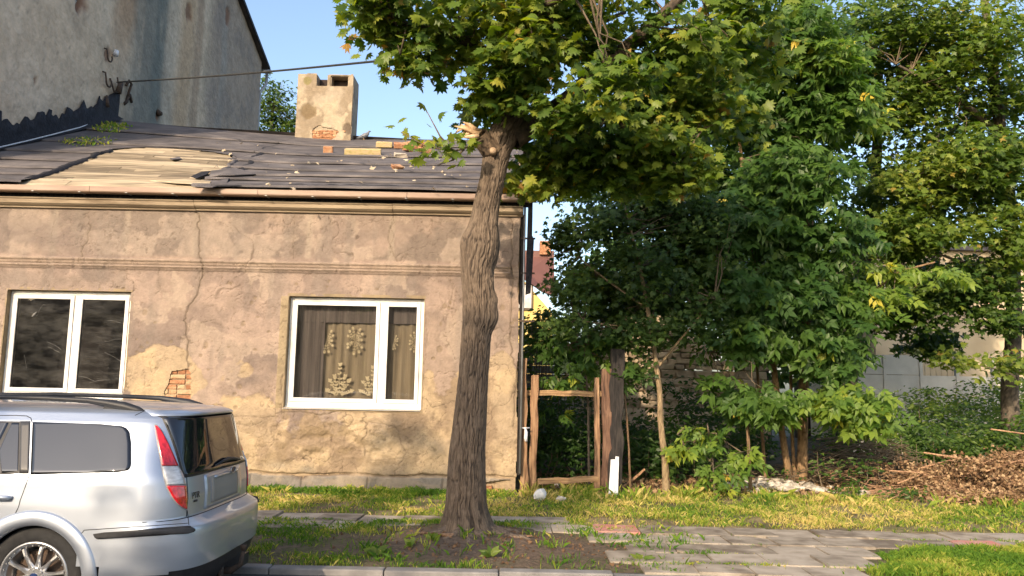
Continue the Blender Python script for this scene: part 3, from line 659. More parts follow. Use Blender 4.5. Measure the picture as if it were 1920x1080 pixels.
for i, (ya, yb2) in enumerate(zip(laps[:-1], laps[1:])):
    for (sa, sb) in ((XL+.01, -5.35), (-5.34, XR+.16)):
        xs = np.arange(sa, sb+.02, .04); xs[-1] = sb
        ys = np.concatenate([[ya-.035, ya-.034], np.arange(ya-.03, yb2+.06, .045)])
        X, Y = np.meshgrid(xs, ys); wav = .022*(fbm(X*.7, X*0+i*5, 3)-.5)+.010*(fbm(X*6, X*0+i*5, 2)-.5)
        Yw = Y+wav*1.6
        t = (Y-ya)/(yb2-ya)
        Zf = rz(X, Yw)+.045*(1-np.clip(t, 0, 1))+.004+.004*(fbm(X*1.7, Y*1.7+i, 3)-.5)+.014*np.clip(fbm(X*.9+7*i, X*0+3, 3)-.45, 0, 1)*np.exp(-np.clip(t, 0, 1)*(yb2-ya)/.10)*3
        Zf[0] -= .035
        inh = inpoly(X+.05*(fbm(X*6, Y*6, 3)-.5), Yw+.05*(fbm(X*5+9, Y*5, 3)-.5), hole) if sa < -6 or True else np.zeros(X.shape, bool)
        ny, nx = X.shape; idx = np.arange(nx*ny).reshape(ny, nx)
        ok = ~(inh[:-1, :-1] | inh[1:, 1:]); fq = np.stack([idx[:-1, :-1], idx[:-1, 1:], idx[1:, 1:], idx[1:, :-1]], -1)[ok]
        if len(fq): obj('felt_strip', mesh_np('felt_strip', np.stack([X, Yw, Zf], -1).reshape(-1, 3), fq, True), M['felt'], roof)
# ragged felt edge and bitumen runs
def roofline(name, pts, w, h, m, label=None, seg=8, amp=.03):
    L_ = []
    for a, b in zip(pts[:-1], pts[1:]):
        for t in np.linspace(0, 1, seg, endpoint=False): L_.append((a[0]+(b[0]-a[0])*t+RNG.normal(0, amp), a[1]+(b[1]-a[1])*t+RNG.normal(0, amp)))
    v = []; f = []
    for i, (x, y) in enumerate(L_):
        ww = w*RNG.uniform(.5, 1.4)
        for s_, hh in ((-1, .0), (-.5, h*RNG.uniform(.6, 1.3)), (.5, h*RNG.uniform(.6, 1.3)), (1, 0)): v.append((x+s_*ww*.8, y+s_*ww*.5, float(rz(x, y))+hh+.015))
    f = [(4*i+k, 4*i+k+1, 4*i+5+k, 4*i+4+k) for i in range(len(L_)-1) for k in range(3)]
    return obj(name, mesh_np(name, np.array(v), np.array(f)), m, roof, label=label)
roofline('felt_edge', [hole[k] for k in range(2, 6)], .05, .035, M['tar'])
roofline('felt_edge', [hole[k] for k in range(9, 13)], .05, .035, M['felt'])
roofline('bitumen_seam', [tuple(onroof(*q)[:2]) for q in [(500, 280), (480, 296), (458, 318), (440, 333), (410, 350)]], .07, .02, M['tar'])
roofline('bitumen_seam', [tuple(onroof(*q)[:2]) for q in [(395, 352), (520, 351), (640, 351), (760, 354), (880, 357), (985, 360)]], .035, .03, M['tar'], amp=.015)
roofline('felt_edge', [(XR+.14, y) for y in np.linspace(Y0, YR, 8)], .04, .03, M['felt'], amp=.008)
# exposed planks
yy = Y0+.02; hp = np.array(hole)
while yy < 16.15:
    yc = yy+.09; xsn = []
    for k in range(len(hole)):
        a, b = hole[k], hole[(k+1) % len(hole)]
        if (a[1] > yc) != (b[1] > yc): xsn.append(a[0]+(b[0]-a[0])*(yc-a[1])/(b[1]-a[1]))
    if len(xsn) >= 2:
        xa, xb_ = min(xsn)-.12, max(xsn)+.12; cut = RNG.uniform(xa+.5, xb_-.3) if xb_-xa > 1.5 else None
        for (p, q) in ([(xa, cut-.004), (cut+.004, xb_)] if cut else [(xa, xb_)]):
            n_ = 6; tp = RNG.normal(0, .006); px_ = np.linspace(p, q, n_); g = G(); v = []
            for x in px_:
                sg = RNG.normal(0, .002)
                for (y, dz) in ((yy+.006, tp-.010), (yy+.176, -tp+.012)): v.append((x, y, float(rz(x, y))-.012+dz+sg)); v.append((x, y, float(rz(x, y))-.04+dz))
            f = [(4*i, 4*i+4, 4*i+6, 4*i+2) for i in range(n_-1)]+[(4*i+1, 4*i+3, 4*i+7, 4*i+5) for i in range(n_-1)]+[(4*i, 4*i+1, 4*i+5, 4*i+4) for i in range(n_-1)]+[(4*i+2, 4*i+6, 4*i+7, 4*i+3) for i in range(n_-1)]+[(0, 2, 3, 1), (4*n_-4, 4*n_-3, 4*n_-1, 4*n_-2)]
            g.add(v, f); obj('plank', g.mesh('plank'), M['plank'], roof)
    yy += .19
# loose curled felt sheets at the torn edge
def flap(pix, h, m, name='torn_felt_flap'):
    pts = [onroof(*q) for q in pix]; g = G(); c = np.mean(pts, 0)
    v = [p+np.array([0, 0, .03+h*(RNG.random())]) for p in pts]
    n = len(v); vv = [np.append(p[:2], p[2]) for p in v]+[c+np.array([0, 0, .03+h*1.4])]
    vv += [p-np.array([0, 0, .012]) for p in vv]
    f = [(i, (i+1) % n, n) for i in range(n)]+[((i+1) % n+n+1, i+n+1, 2*n+1) for i in range(n)]+[(i, i+n+1, (i+1) % n+n+1, (i+1) % n) for i in range(n)]
    g.add(vv, f); return obj(name, g.mesh(name), m, roof)
flap([(358, 338), (372, 330), (395, 324), (388, 334), (368, 340)], .05, M['tar'])
flap([(395, 326), (440, 322), (484, 330), (440, 337), (410, 338), (392, 336)], .06, M['felt'])
flap([(280, 342), (330, 347), (392, 350), (395, 346), (350, 342)], .03, M['plank'])
flap([(360, 353), (400, 350), (430, 338), (424, 349), (398, 354)], .02, M['felt'])
flap([(318, 300), (336, 297), (340, 301), (324, 303)], .02, M['felt'])
# tar flashing against the tall wall
jn = [(y, float(rz(XL, y))) for y in np.linspace(Y0, YR, 90)]
v = []; f = []
for i, (y, z) in enumerate(jn):
    h_ = .20+.62*fbm(np.array(y*3.3), np.array(2.), 4)*RNG.uniform(.75, 1.15)
    if y > 18.3: h_ += .12
    v += [(XL+.20, y, z+.04), (XL+.05, y, z+.12), (XL+.035+RNG.random()*.03, y, z+h_*.6), (XL+.03, y+RNG.normal(0, .03), z+h_), (XL+.001, y, z+h_+.005)]
f = [(5*i+k, 5*i+5+k, 5*i+6+k, 5*i+k+1) for i in range(len(jn)-1) for k in range(4)]
obj('tar_flashing', mesh_np('tar_flashing', np.array(v), np.array(f)), M['tar'], house)
# hanging felt at the right verge, downpipe
vb = G()
prev = 4.62
vb.prism([(XR+.10, 12.30, 4.56), (XR+.17, 12.30, 4.56), (XR+.17, 12.32, 3.95), (XR+.20, 12.33, 3.9), (XR+.185, 12.34, 3.45), (XR+.16, 12.34, 3.05), (XR+.08, 12.34, 3.02), (XR+.085, 12.33, 3.6)], (0, .05, 0))
obj('hanging_felt', vb.mesh('hanging_felt'), M['tar'], house)
g = G(); 
for i, y in enumerate(np.linspace(12.2, 19, 12)): pass
obj('verge_board', G().prism([(XR+.10, Y0, 4.42), (XR+.10, Y0, 4.58), (XR+.10, YR, 7.58), (XR+.10, YR, 7.40)], (.025, 0, 0)).mesh('verge_board'), M['darkwood'], house)
g = G(); g.tube([(XR+.05, D-.05, 4.45), (XR+.05, D-.03, 3.0), (XR+.045, D-.03, .3)], .016, 8); obj('pipe', g.mesh('pipe', True), M['zinc'], house)
for z in (3.9, 3.35, 2.6): 
    obj('pipe_bracket', G().box((XR-.01, D-.05, z), (XR+.22, D-.02, z+.025)).mesh('pipe_bracket'), M['iron'], house)
obj('gable_timber', G().box((XR+.0, D+.012, .28), (XR+.06, D+.09, 4.3), jit=.006).mesh('gable_timber'), M['darkwood'], house)

# ---- windows
def window(w, mull, nm_l, inner):
    x0, x1, z0, z1 = w; yf = D+.098
    f = obj('window', G().box((x0+.002, yf, z0+.002), (x0+.06, yf+.07, z1-.002)).box((x1-.06, yf, z0+.002), (x1-.002, yf+.07, z1-.002))
        .box((x0+.06, yf, z1-.062), (x1-.06, yf+.07, z1-.002)).box((x0+.06, yf, z0+.002), (x1-.06, yf+.07, z0+.085)).box((mull-.035, yf+.001, z0+.085), (mull+.035, yf+.07, z1-.062)).mesh('window'), M['pvc'], house, label=nm_l)
    bevel(f, .006)
    for (a, b) in ((x0+.06, mull-.035), (mull+.035, x1-.06)):
        s = .062; za, zb = z0+.085, z1-.062
        fr_ = G().box((a+.003, yf-.018, za+.003), (a+s, yf+.05, zb-.003)).box((b-s, yf-.018, za+.003), (b-.003, yf+.05, zb-.003)).box((a+s, yf-.018, zb-s), (b-s, yf+.05, zb-.003)).box((a+s, yf-.018, za+.003), (b-s, yf+.05, za+s))
        bevel(obj('sash_frame', fr_.mesh('sash_frame'), M['pvc'], f), .006)
        obj('seal', G().box((a+s, yf-.006, za+s), (a+s+.006, yf+.02, zb-s)).box((b-s-.006, yf-.006, za+s), (b-s, yf+.02, zb-s)).box((a+s+.006, yf-.006, zb-s-.006), (b-s-.006, yf+.02, zb-s)).box((a+s+.006, yf-.006, za+s), (b-s-.006, yf+.02, za+s+.006)).mesh('seal'), M['seal'], f)
        obj('pane', mesh_np('pane', [(a+s, yf+.005, za+s), (b-s, yf+.005, za+s), (b-s, yf+.005, zb-s), (a+s, yf+.005, zb-s)], np.array([(0, 1, 2, 3)])), inner, f)
    obj('sill', G().prism([(x0-.01, D-.03, z0-.02), (x0-.01, yf+.0, z0+.012), (x0-.01, yf, z0-.02)], (x1-x0+.0, 0, 0)).mesh('sill'), M['pvc'], f)
    return f
gA = glassmat('dirty scratched pane', ior=1.6, dirt=.30, dirtcol=(.20, .195, .18), dscale=2.6, stretch=(1, 1, 2.6))
gB = glassmat('window pane', ior=1.45, dirt=.10, dirtcol=(.3, .28, .25), dscale=3, stretch=(4, 1, .6))
m1 = wp(131, 650)[0]; m2 = wp(713, 650)[0]
wA = window(w1, m1, 'two-sash window with dirty empty dark panes', gA)
wB = window(w2, m2, 'wide and narrow sash window with a lace curtain', gB)
# curtains behind the right window
curt = mat('brown net curtain', [(.10, .08, .052), (.16, .13, .085)], scale=3, rough=.95, bump=0, stretch=(7, 1, .4))
xs = np.arange(w2[0]+.05, w2[1]-.03, .012); zs = np.arange(w2[2]+.03, w2[3]-.03, .2); X, Z = np.meshgrid(xs, zs)
Yc = D+.28+.014*np.sin(X*38+2*np.sin(X*7))+.01*np.sin(X*17); idx = np.arange(X.size).reshape(X.shape)
obj('curtain', mesh_np('curtain', np.stack([X, Yc, Z], -1).reshape(-1, 3), np.stack([idx[:-1, :-1], idx[:-1, 1:], idx[1:, 1:], idx[1:, :-1]], -1).reshape(-1, 4), True), curt, wB)
dkc = mat('dark brown drape', [(.035, .03, .028), (.075, .062, .055)], scale=3, rough=.95, bump=0, stretch=(12, 1, .3))
def sheet_w(x0, x1, z0, z1, yoff, m, name, par, amp=.012, fr_=60):
    xs = np.arange(x0, x1, .01); zs = np.linspace(z0, z1, 4); X, Z = np.meshgrid(xs, zs); Yc = yoff+amp*np.sin(X*fr_+2*np.sin(X*9)); idx = np.arange(X.size).reshape(X.shape)
    obj(name, mesh_np(name, np.stack([X, Yc, Z], -1).reshape(-1, 3), np.stack([idx[:-1, :-1], idx[:-1, 1:], idx[1:, 1:], idx[1:, :-1]], -1).reshape(-1, 4), True), m, par)
p1 = wp(548, 600)[0]; p2 = wp(598, 600)[0]
sheet_w(w2[0]+.05, p2+.05, w2[2]+.03, w2[3]-.03, D+.235, dkc, 'side_drape', wB)
sheet_w(w2[0]+.05, w2[1]-.05, wp(640, 603)[1], w2[3]-.03, D+.232+.0, dkc, 'pelmet_drape', wB, .006, 50)
lace = mat('lace motif', [(.24, .20, .12), (.36, .31, .20)], rough=.9, bump=0)
lg = G()
def petal(x, z, a, L_, w):
    c, s = math.cos(a), math.sin(a); y = D+.205+.004*RNG.random()
    pts = [(0, 0), (.35*L_, w), (.75*L_, w*.7), (L_, 0), (.75*L_, -w*.7), (.35*L_, -w)]
    lg.add([(x+u*c-v_*s, y, z+u*s+v_*c) for u, v_ in pts], [(0, 1, 2, 3, 4, 5)])
def stemr(x0, z0, x1, z1):
    d = math.hypot(x1-x0, z1-z0); petal(x0, z0, math.atan2(z1-z0, x1-x0), d, .003)
def bouquet(cx, cz, s, half=0):
    for k in range(11):
        a = R(-160+k*32+RNG.normal(0, 6)); 
        if half and math.cos(a)*half < -.2: continue
        L1 = s*(.55+.4*abs(math.sin(a))); ex, ez = cx+.8*L1*math.cos(a), cz+L1*math.sin(a); stemr(cx, cz, ex, ez)
        for q in range(6): petal(ex, ez, a+q*1.05, s*.12, s*.032)
        for t in (.4, .62, .82): petal(cx+(ex-cx)*t, cz+(ez-cz)*t, a+.9, s*.15, s*.022); petal(cx+(ex-cx)*t, cz+(ez-cz)*t, a-.9, s*.15, s*.022)
def spray_(cx, cz, s):
    for dx_, h_ in ((-.33, .55), (-.18, .7), (0, 1.1), (.18, .7), (.33, .58), (-.42, .22), (.42, .22)):
        stemr(cx, cz, cx+dx_*s, cz+h_*s)
        for t in np.linspace(.25, 1, 6): petal(cx+dx_*s*t, cz+h_*s*t, RNG.uniform(.2, 1.2), s*.10, s*.03); petal(cx+dx_*s*t, cz+h_*s*t, RNG.uniform(1.9, 2.9), s*.10, s*.03)
        for q in range(5): petal(cx+dx_*s, cz+h_*s, q*1.26, s*.07, s*.035)
a = wp(661, 637); bouquet(a[0], a[1], .22); a = wp(606, 637); bouquet(a[0], a[1], .20, 1)
a = wp(630, 745); spray_(a[0], a[1], .46); a = wp(692, 745); spray_(a[0], a[1], .42)
a = wp(775, 640); bouquet(a[0], a[1], .16, -1); a = wp(738, 640); bouquet(a[0]-.03, a[1], .12, 1)
lo = obj('lace_pattern', lg.mesh('lace_pattern'), lace, wB, kind='stuff')
# clutter in the left window: a pale splash and scratches on the glass
sc_ = G()
def streak(par, px0, py0, px1, py1, w=.004):
    a = np.array(wp(px0, py0)); b = np.array(wp(px1, py1)); n_ = 6; L_ = []
    for t in np.linspace(0, 1, n_): p = a*(1-t)+b*t; L_.append((p[0], D+.1015, p[1]+.015*math.sin(t*3.1)+RNG.normal(0, .003)))
    sc_.tube(L_, [w*RNG.uniform(.3, 1) for _ in L_], 4)
for q in [(50, 585, 62, 592), (62, 592, 70, 574), (70, 574, 78, 570), (80, 640, 108, 655), (82, 650, 106, 662), (38, 665, 42, 690), (190, 660, 226, 682), (195, 600, 230, 608), (190, 640, 228, 636), (140, 705, 170, 715), (160, 718, 200, 712)]: streak(None, *q, w=.0022)
a = wp(57, 590); sc_.tube([(a[0]-.03, D+.1015, a[1]-.02), (a[0], D+.1015, a[1]+.015), (a[0]+.03, D+.1015, a[1]+.05)], [.012, .018, .008], 6)
obj('paint_splash', sc_.mesh('paint_splash'), mat('pale smear', [(.14, .14, .13), (.24, .23, .22)], bump=0), wA, kind='stuff')

# ---- chimney (part of the house)
cx0, cx1, cy0, cy1, cz0, cz1 = -5.38, -4.01, 19.0, 19.62, 7.2, 9.20
xs = np.arange(cx0, cx1+.001, .02); zs = np.arange(cz0, cz1+.001, .02); X, Z = np.meshgrid(xs, zs)
O = .035*(fbm(X*3, Z*3, 5)-.5); col = np.zeros(X.shape+(3,))+np.array([.54, .45, .335])
col = mix3(col, [.36, .28, .19], sstep(.45, .6, fbm(X*2, Z*2, 5))*.8); col = mix3(col, [.58, .48, .34], sstep(.55, .65, fbm(X*4+7, Z*3, 5)))
def cg(px, py, s): a = atY(px, py, cy0); return np.exp(-((X-a[0])/s)**2-((Z-a[2])/s)**2)
e = sstep(.35, .6, cg(578, 210, .22)+.4*(fbm(X*9, Z*9, 3)-.5)); O -= e*.02; col = mix3(col, [.24, .17, .09], e*.8)
e = sstep(.4, .6, cg(653, 243, .16)+.4*(fbm(X*9, Z*9, 3)-.5)); O -= e*.02; col = mix3(col, [.15, .11, .08], e*.8)
e = sstep(.4, .6, cg(577, 152, .12)+.4*(fbm(X*9, Z*9, 3)-.5)); col = mix3(col, [.30, .26, .10], e*.8)
eb = sstep(.35, .45, cg(600, 251, .20)+cg(622, 253, .14)+.5*(fbm(X*7, Z*7, 3)-.5)); col = mix3(col, [.45, .22, .10], eb*.5)
fa, fb_ = atY(595, 139, cy0), atY(614, 161, cy0); fc, fd = atY(622, 143, cy0), atY(652, 162, cy0)
k1 = (X > fa[0]) & (X < fb_[0]) & (Z > fb_[2]); k2 = (X > fc[0]) & (X < fd[0]) & (Z > fd[2]) & (Z < fc[2])
kt = Z > cz1-.05*fbm(X*5, X*0, 3)
kill = k1 | k2 | kt | (eb > .6); ny, nx = X.shape; idx = np.arange(X.size).reshape(ny, nx); ok = ~(kill[:-1, :-1] | kill[1:, 1:])
ch = obj('chimney', mesh_np('chimney', np.stack([X, cy0-.03-O, Z], -1).reshape(-1, 3), np.stack([idx[:-1, :-1], idx[:-1, 1:], idx[1:, 1:], idx[1:, :-1]], -1)[ok], True, cols=col.reshape(-1, 3)), M['plaster'], house)
g = G(); zt = cz1-.04
g.box((cx0+.01, cy0, cz0), (cx1, cy1, fd[2]-.001), jit=.004)
for a, b in ((cx0+.01, fa[0]), (fb_[0], fc[0]), (fd[0], cx1)): g.box((a, cy0, fd[2]), (b, cy1, zt), jit=.004)
g.box((fa[0], cy0+.3, fd[2]), (fb_[0], cy1, zt-.01)); g.box((fc[0], cy0+.3, fd[2]), (fd[0], cy1, zt-.01)); g.box((fc[0]-.01, cy0-.01, fc[2]), (fd[0]+.01, cy1, zt+.005))
obj('chimney_stack', g.mesh('chimney_stack'), mat('chimney render', [(0.173, 0.137, 0.101), (0.302, 0.245, 0.173), (0.360, 0.295, 0.209)], scale=4, bump=.9, bscale=12, dist=.03), ch)
obj('flue', G().box((fc[0]+.001, cy0+.27, fd[2]+.001), (fd[0]-.001, cy0+.295, fc[2]-.001)).box((fa[0]+.001, cy0+.27, fd[2]+.001), (fb_[0]-.001, cy0+.295, zt-.02)).mesh('flue'), mat('soot', [(.01, .008, .007), (.03, .015, .01)], bump=0), ch)
for r_ in range(5):
    for k in range(7):
        x = cx0+.12+k*.16+(.08 if r_ % 2 else 0)
        if x < cx1-.25: bevel(obj('brick', G().box((x, cy0-.03+RNG.uniform(0, .02), 7.50+r_*.05), (x+.15, cy0+.02, 7.545+r_*.05), jit=.004).mesh('brick'), M['redbrick'], ch), .005)

# ---- loose bricks and litter on the roof
def loose(name, p0, w, d, h, rz_, m, label, cat, group=None, tilt=0, jit=.006):
    p = onroof(*p0); g = G().box((-w/2, -d/2, 0), (w/2, d/2, h), jit=jit); me = g.mesh(name)
    o = bpy.data.objects.new(name, me); C.objects.link(o); me.materials.append(m); o.location = (p[0], p[1], p[2]+.035)
    o.rotation_euler = (math.atan(.44)+tilt, 0, rz_); bevel(o, .008); tag(o, label, cat, group); return o
gp = 'loose bricks lying on the felt roof'
loose('brick', (615, 289), .20, .12, .13, .1, M['redbrick'], 'lone orange brick stub on the felt roof below the chimney', 'brick', gp)
loose('brick', (681, 294), .74, .14, .13, .03, M['yellowbrick'], 'long mossy yellow block, the longest one lying on the felt roof', 'brick', gp)
loose('brick', (721, 279), .36, .12, .12, .02, M['yellowbrick'], 'shorter yellow brick beside the pile of orange bricks on the roof', 'brick', gp)
for i, (px, py, w, a, lb) in enumerate([(748, 280, .26, .2, 'leftmost orange brick of the small pile on the roof'), (764, 278, .25, -.5, 'orange brick lying crosswise at the back of the roof pile'), (779, 281, .24, .3, 'orange brick in the middle of the roof pile'),
        (764, 287, .2, 1.0, 'orange brick at the front of the roof pile'), (790, 279, .28, -.2, 'tilted orange brick half behind the maple twig'), (795, 290, .25, .6, 'rightmost orange brick of the roof pile under the maple leaves')]):
    loose('brick', (px, py), w, .13, .11, a, M['redbrick'], lb, 'brick', gp, RNG.normal(0, .15))
loose('stone', (752, 296), .26, .14, .07, .3, M['stone'], 'pale mortar lump just below the orange brick pile on the roof', 'mortar lump', None, .1, .02)
loose('brick', (741, 321), .18, .14, .08, .7, M['redbrick'], 'broken orange brick piece lying alone lower down the roof', 'brick', gp, .3, .02)
n = 120; px = 985-580*RNG.random(n)**1.7; py = RNG.uniform(270, 362, n); P = np.array([onroof(a, b) for a, b in zip(px, py)]); P[:, 2] += .045
nn = frames(n, .35, -.2); me = leafmesh('fallen_leaves', 'simple', P, nn, RNG.uniform(.02, .10, n), RNG.uniform(.4, 1, n)); me.materials.append(leafmat('bleached fallen leaves', [(0, (.12, .10, .08)), (.5, (.34, .28, .2)), (1, (.5, .43, .32))], transl=.1, rough=.9, spec=.1))
tag(obj('fallen_leaves', me, None, None, 'stuff'), 'bleached fallen leaves scattered over the felt roof', 'leaves')
def moss(px0, px1, py0, py1, n, name, label):
    V = []; px = RNG.uniform(px0, px1, n); py = RNG.uniform(py0, py1, n); P = np.array([onroof(a, b) for a, b in zip(px, py)]); c = np.array([(px0+px1)/2, (py0+py1)/2])
    w = ((px-c[0])/((px1-px0)/2))**2+((py-c[1])/((py1-py0)/2))**2 < RNG.uniform(.3, 1.1, n); P = P[w]; n = len(P); P[:, 2] += .02
    me = leafmesh(name, 'oval', P, frames(n, .7, -1.5), RNG.uniform(.04, .11, n), RNG.uniform(.3, .95, n)); me.materials.append(M['grass']); tag(obj(name, me, None, None, 'stuff'), label, 'moss')
moss(172, 246, 232, 252, 500, 'roof_grass', 'bright grass tuft growing on the shaded roof near the ridge')
moss(110, 215, 260, 277, 280, 'roof_moss', 'thin mossy growth on the shaded roof below the bright grass tuft')

# ---- pigeon on the ridge
pg = atY(682, 249, 19.1); g = G()
path = [(-.20, 0, .035), (-.12, 0, .05), (-.06, 0, .075), (0, 0, .10), (.05, 0, .125), (.085, 0, .16), (.10, 0, .195), (.115, 0, .215), (.14, 0, .212), (.165, 0, .204)]
g.tube([np.array(pg)+np.array(q) for q in path], [.006, .022, .048, .062, .060, .040, .026, .027, .016, .002], 12)
for s in (-1, 1):
    g.add([np.array(pg)+np.array(q) for q in [(-.17, s*.012, .05), (-.05, s*.062, .06), (.05, s*.068, .10), (.03, s*.05, .15), (-.08, s*.04, .10)]], [(0, 1, 2, 3, 4)])
pme = g.mesh('pigeon', True); p = solo('pigeon', pme, mat('slate grey feathers', [(.07, .08, .10), (.16, .17, .20), (.22, .22, .24)], scale=22, bump=0), 'grey pigeon perched on the roof ridge right of the chimney', 'pigeon')
p.location = (pg[0], 19.1, float(rz(pg[0], 19.1))+.045)
lg_ = G(); b0 = p.location
for s in (-1, 1): lg_.tube([(b0[0]+.0, b0[1]+s*.02, b0[2]+.045), (b0[0]+.01, b0[1]+s*.02, b0[2]-.02)], .004, 5).tube([(b0[0]-.01, b0[1]+s*.02, b0[2]-.018), (b0[0]+.03, b0[1]+s*.02, b0[2]-.018)], .003, 4)
lo = obj('legs', lg_.mesh('legs'), M['redbrick'], p)

# ================================================================== TALL NEIGHBOUR
tb = thing('tall_building', 'tall grey rendered tenement with a bare stained gable wall beside the old house', 'building', (-15, 12.2, 0))
YA, YM, YE = 12.05, 20.9, 29.85
def topz(y): return np.where(y < YM, 13.95+(y-YA)*(17.05-13.95)/(YM-YA), 17.05-(y-YM)*(17.05-13.9)/(YE-YM))
ys = np.arange(YA, YE+.01, .06); zs = np.linspace(0, 1, 150); T, Yg = np.meshgrid(zs, ys); Zg = 4.0+T*(topz(Yg)-4.0)
col = np.zeros(Yg.shape+(3,))+np.array([.60, .475, .345])
O = .05*(fbm(Yg*.5, Zg*.5, 4)-.5)+.03*(fbm(Yg*2, Zg*2, 5)-.5)
def yy_(px, py=80): return float(atX(px, py, XL)[1])
col = mix3(col, [.45, .36, .265], sstep(.4, .6, fbm(Yg*.4+3, Zg*.4, 5)))
col = mix3(col, [.64, .52, .39], sstep(.5, .65, fbm(Yg*1.2+13, Zg*.8, 5))*.7)
def vstreak(px, w, c, s, fz=None, jig=.35, seed=0):
    global col
    y = yy_(px); e = np.exp(-((Yg-y-jig*(fbm(Zg*.5+seed, Zg*0+seed, 3)-.5))/w)**4)*sstep(.25, .5, fbm(Yg*1.5+seed, Zg*.35+seed, 4)+.15)
    if fz is not None: e = e*fz
    col = mix3(col, c, e*s)
vstreak(283, 1.0, [.17, .175, .155], .85, seed=1); vstreak(300, .35, [.13, .15, .14], .7, seed=5)
vstreak(228, .55, [.42, .27, .16], .8, sstep(8.5, 11, Zg), seed=2); vstreak(243, .2, [.20, .12, .08], .7, sstep(10, 12.5, Zg), seed=3)
vstreak(352, .55, [.48, .33, .20], .75, seed=4); vstreak(320, .35, [.40, .35, .28], .5, seed=6); vstreak(372, .3, [.30, .2, .13], .6, seed=8)
y4 = yy_(395); dk = sstep(y4-.6, y4+.6, Yg+.5*(fbm(Yg*0, Zg*.8, 3)-.5)); col = mix3(col, [.28, .225, .185], dk*.75)
vstreak(420, .28, [.33, .30, .26], .75, sstep(15, 13.5, Zg), seed=9); col = mix3(col, [.26, .22, .19], dk*.6*sstep(.5, .62, fbm(Yg*1.1, Zg*1.1+5, 5)))
for (px, py, r_) in ((355, 22, .30), (427, 30, .30), (150, 3, .25), (155, 0, .3), (296, 213, .18), (202, 103, .2), (68, 150, .08)):
    q = atX(px, py, XL); e = sstep(1, .5, np.hypot((Yg-q[1])/r_*1.2, (Zg-q[2])/r_*.75)+.8*(fbm(Yg*6, Zg*6, 3)-.5)); O -= e*.05; col = mix3(col, [.20, .10, .06], e*.8)
cr_ = (fbm(Yg*3+Zg*1.5, Zg*3-Yg*1.5, 4)); e = np.exp(-((cr_-.5)/.006)**2)*.35; col = mix3(col, [.15, .13, .11], e)
ny, nx = Yg.shape; idx = np.arange(ny*nx).reshape(ny, nx)
obj('gable_wall', mesh_np('gable_wall', np.stack([XL+O, Yg, Zg], -1).reshape(-1, 3), np.stack([idx[:-1, :-1], idx[1:, :-1], idx[1:, 1:], idx[:-1, 1:]], -1).reshape(-1, 4), True, cols=col.reshape(-1, 3)), M['bigwall'], tb)
rnd_ = mat('plain grey render', [(.26, .24, .21), (.34, .31, .27)], scale=1, bump=.3)
obj('wall', G().prism([(XL-.10, YA+.05, 0), (XL-.10, YE-.05, 0), (XL-.10, YE-.05, 13.75), (XL-.10, YM, 16.9), (XL-.10, YA+.05, 13.8)], (-11, 0, 0)).mesh('wall'), rnd_, tb)
obj('lower_wall', G().box((XL-.099, YA, 0), (XL-.002, YE, 4.05)).mesh('lower_wall'), rnd_, tb)
obj('wall_edge', G().box((XL-.099, YE-.06, 4.05), (XL-.03, YE-.005, 13.8)).box((XL-.099, YA+.005, 4.05), (XL-.03, YA+.06, 13.8)).mesh('wall_edge'), rnd_, tb)
rf_ = G(); 
for (ya, za, yb2, zb) in ((YA-.5, 13.85, YM, 17.13), (YM, 17.13, YE+.45, 13.82)):
    rf_.prism([(XL+.16, ya, za), (XL+.16, ya, za+.13), (XL+.16, yb2, zb+.13), (XL+.16, yb2, zb)], (-11.6, 0, 0))
obj('roof', rf_.mesh('roof'), M['felt'], tb)
obj('verge_trim', G().prism([(XL+.165, YM, 17.06), (XL+.165, YM, 17.20), (XL+.165, YE+.45, 13.90), (XL+.165, YE+.45, 13.76)], (.03, 0, 0)).mesh('verge_trim'), M['tar'], tb)
g = G(); g.tube([(XL-.4, YE+.35, 13.72), (XL+.25, YE+.35, 13.70)], .09, 8); g.tube([(XL+.1, YE+.35, 13.66), (XL+.12, YE+.3, 13.2), (XL-.05, YE+.12, 12.75), (XL-.1, YE+.1, 4)], .06, 8); obj('drainpipe', g.mesh('drainpipe', True), M['zinc'], tb)
# hooks, insulators and the overhead cable
def hook(px, py, s, label):
    q = atX(px, py, XL); y, z = q[1], q[2]; g = G(); L_ = [(XL-.02, y-s, z+s*1.1), (XL+.06, y-s*.9, z+s*1.0)]
    L_ += [(XL+.08, y-s*.75*math.cos(t), z-s*.75*math.sin(t)) for t in np.linspace(0, math.pi, 8)]+[(XL+.07, y+s*.7, z+s*.4)]
    g.tube(L_, s*.13, 6); return solo('wall_hook', g.mesh('wall_hook', True), M['iron'], label, 'hook', 'iron hooks on the gable wall')
hook(200, 107, .15, 'upper rusty U-shaped hook on the gable wall, above the cable'); hook(198, 153, .17, 'U-shaped hook at the left end of the overhead cable')
q = atX(204, 104, XL); g = G(); g.tube([(XL+.08, q[1]+.15, q[2]+.06), (XL+.1, q[1]+.16, q[2]+.20)], [.07, .05], 8); solo('insulator', g.mesh('insulator', True), M['white'], 'small white insulator beside the upper hook on the gable wall', 'insulator')
q = atX(236, 163, XL); b = atX(232, 195, XL); c = atX(246, 192, XL); e = atX(238, 180, XL); g = G()
g.tube([(XL+.05, q[1]-.1, q[2]+.0), (XL+.08, q[1]-.02, q[2]+.16), (XL+.08, q[1]+.12, q[2]+.12), (XL+.06, q[1]+.04, q[2]-.15), (XL+.05, e[1], e[2]), (XL+.03, e[1]+.02, e[2]-.1)], .035, 6)
g.tube([(XL+.03, e[1], e[2]), (XL+.02, b[1]+.1, b[2]+.1), (XL+.0, b[1], b[2])], .045, 6).tube([(XL+.03, e[1], e[2]), (XL+.02, c[1]-.15, c[2]+.15), (XL+.0, c[1], c[2])], .045, 6)
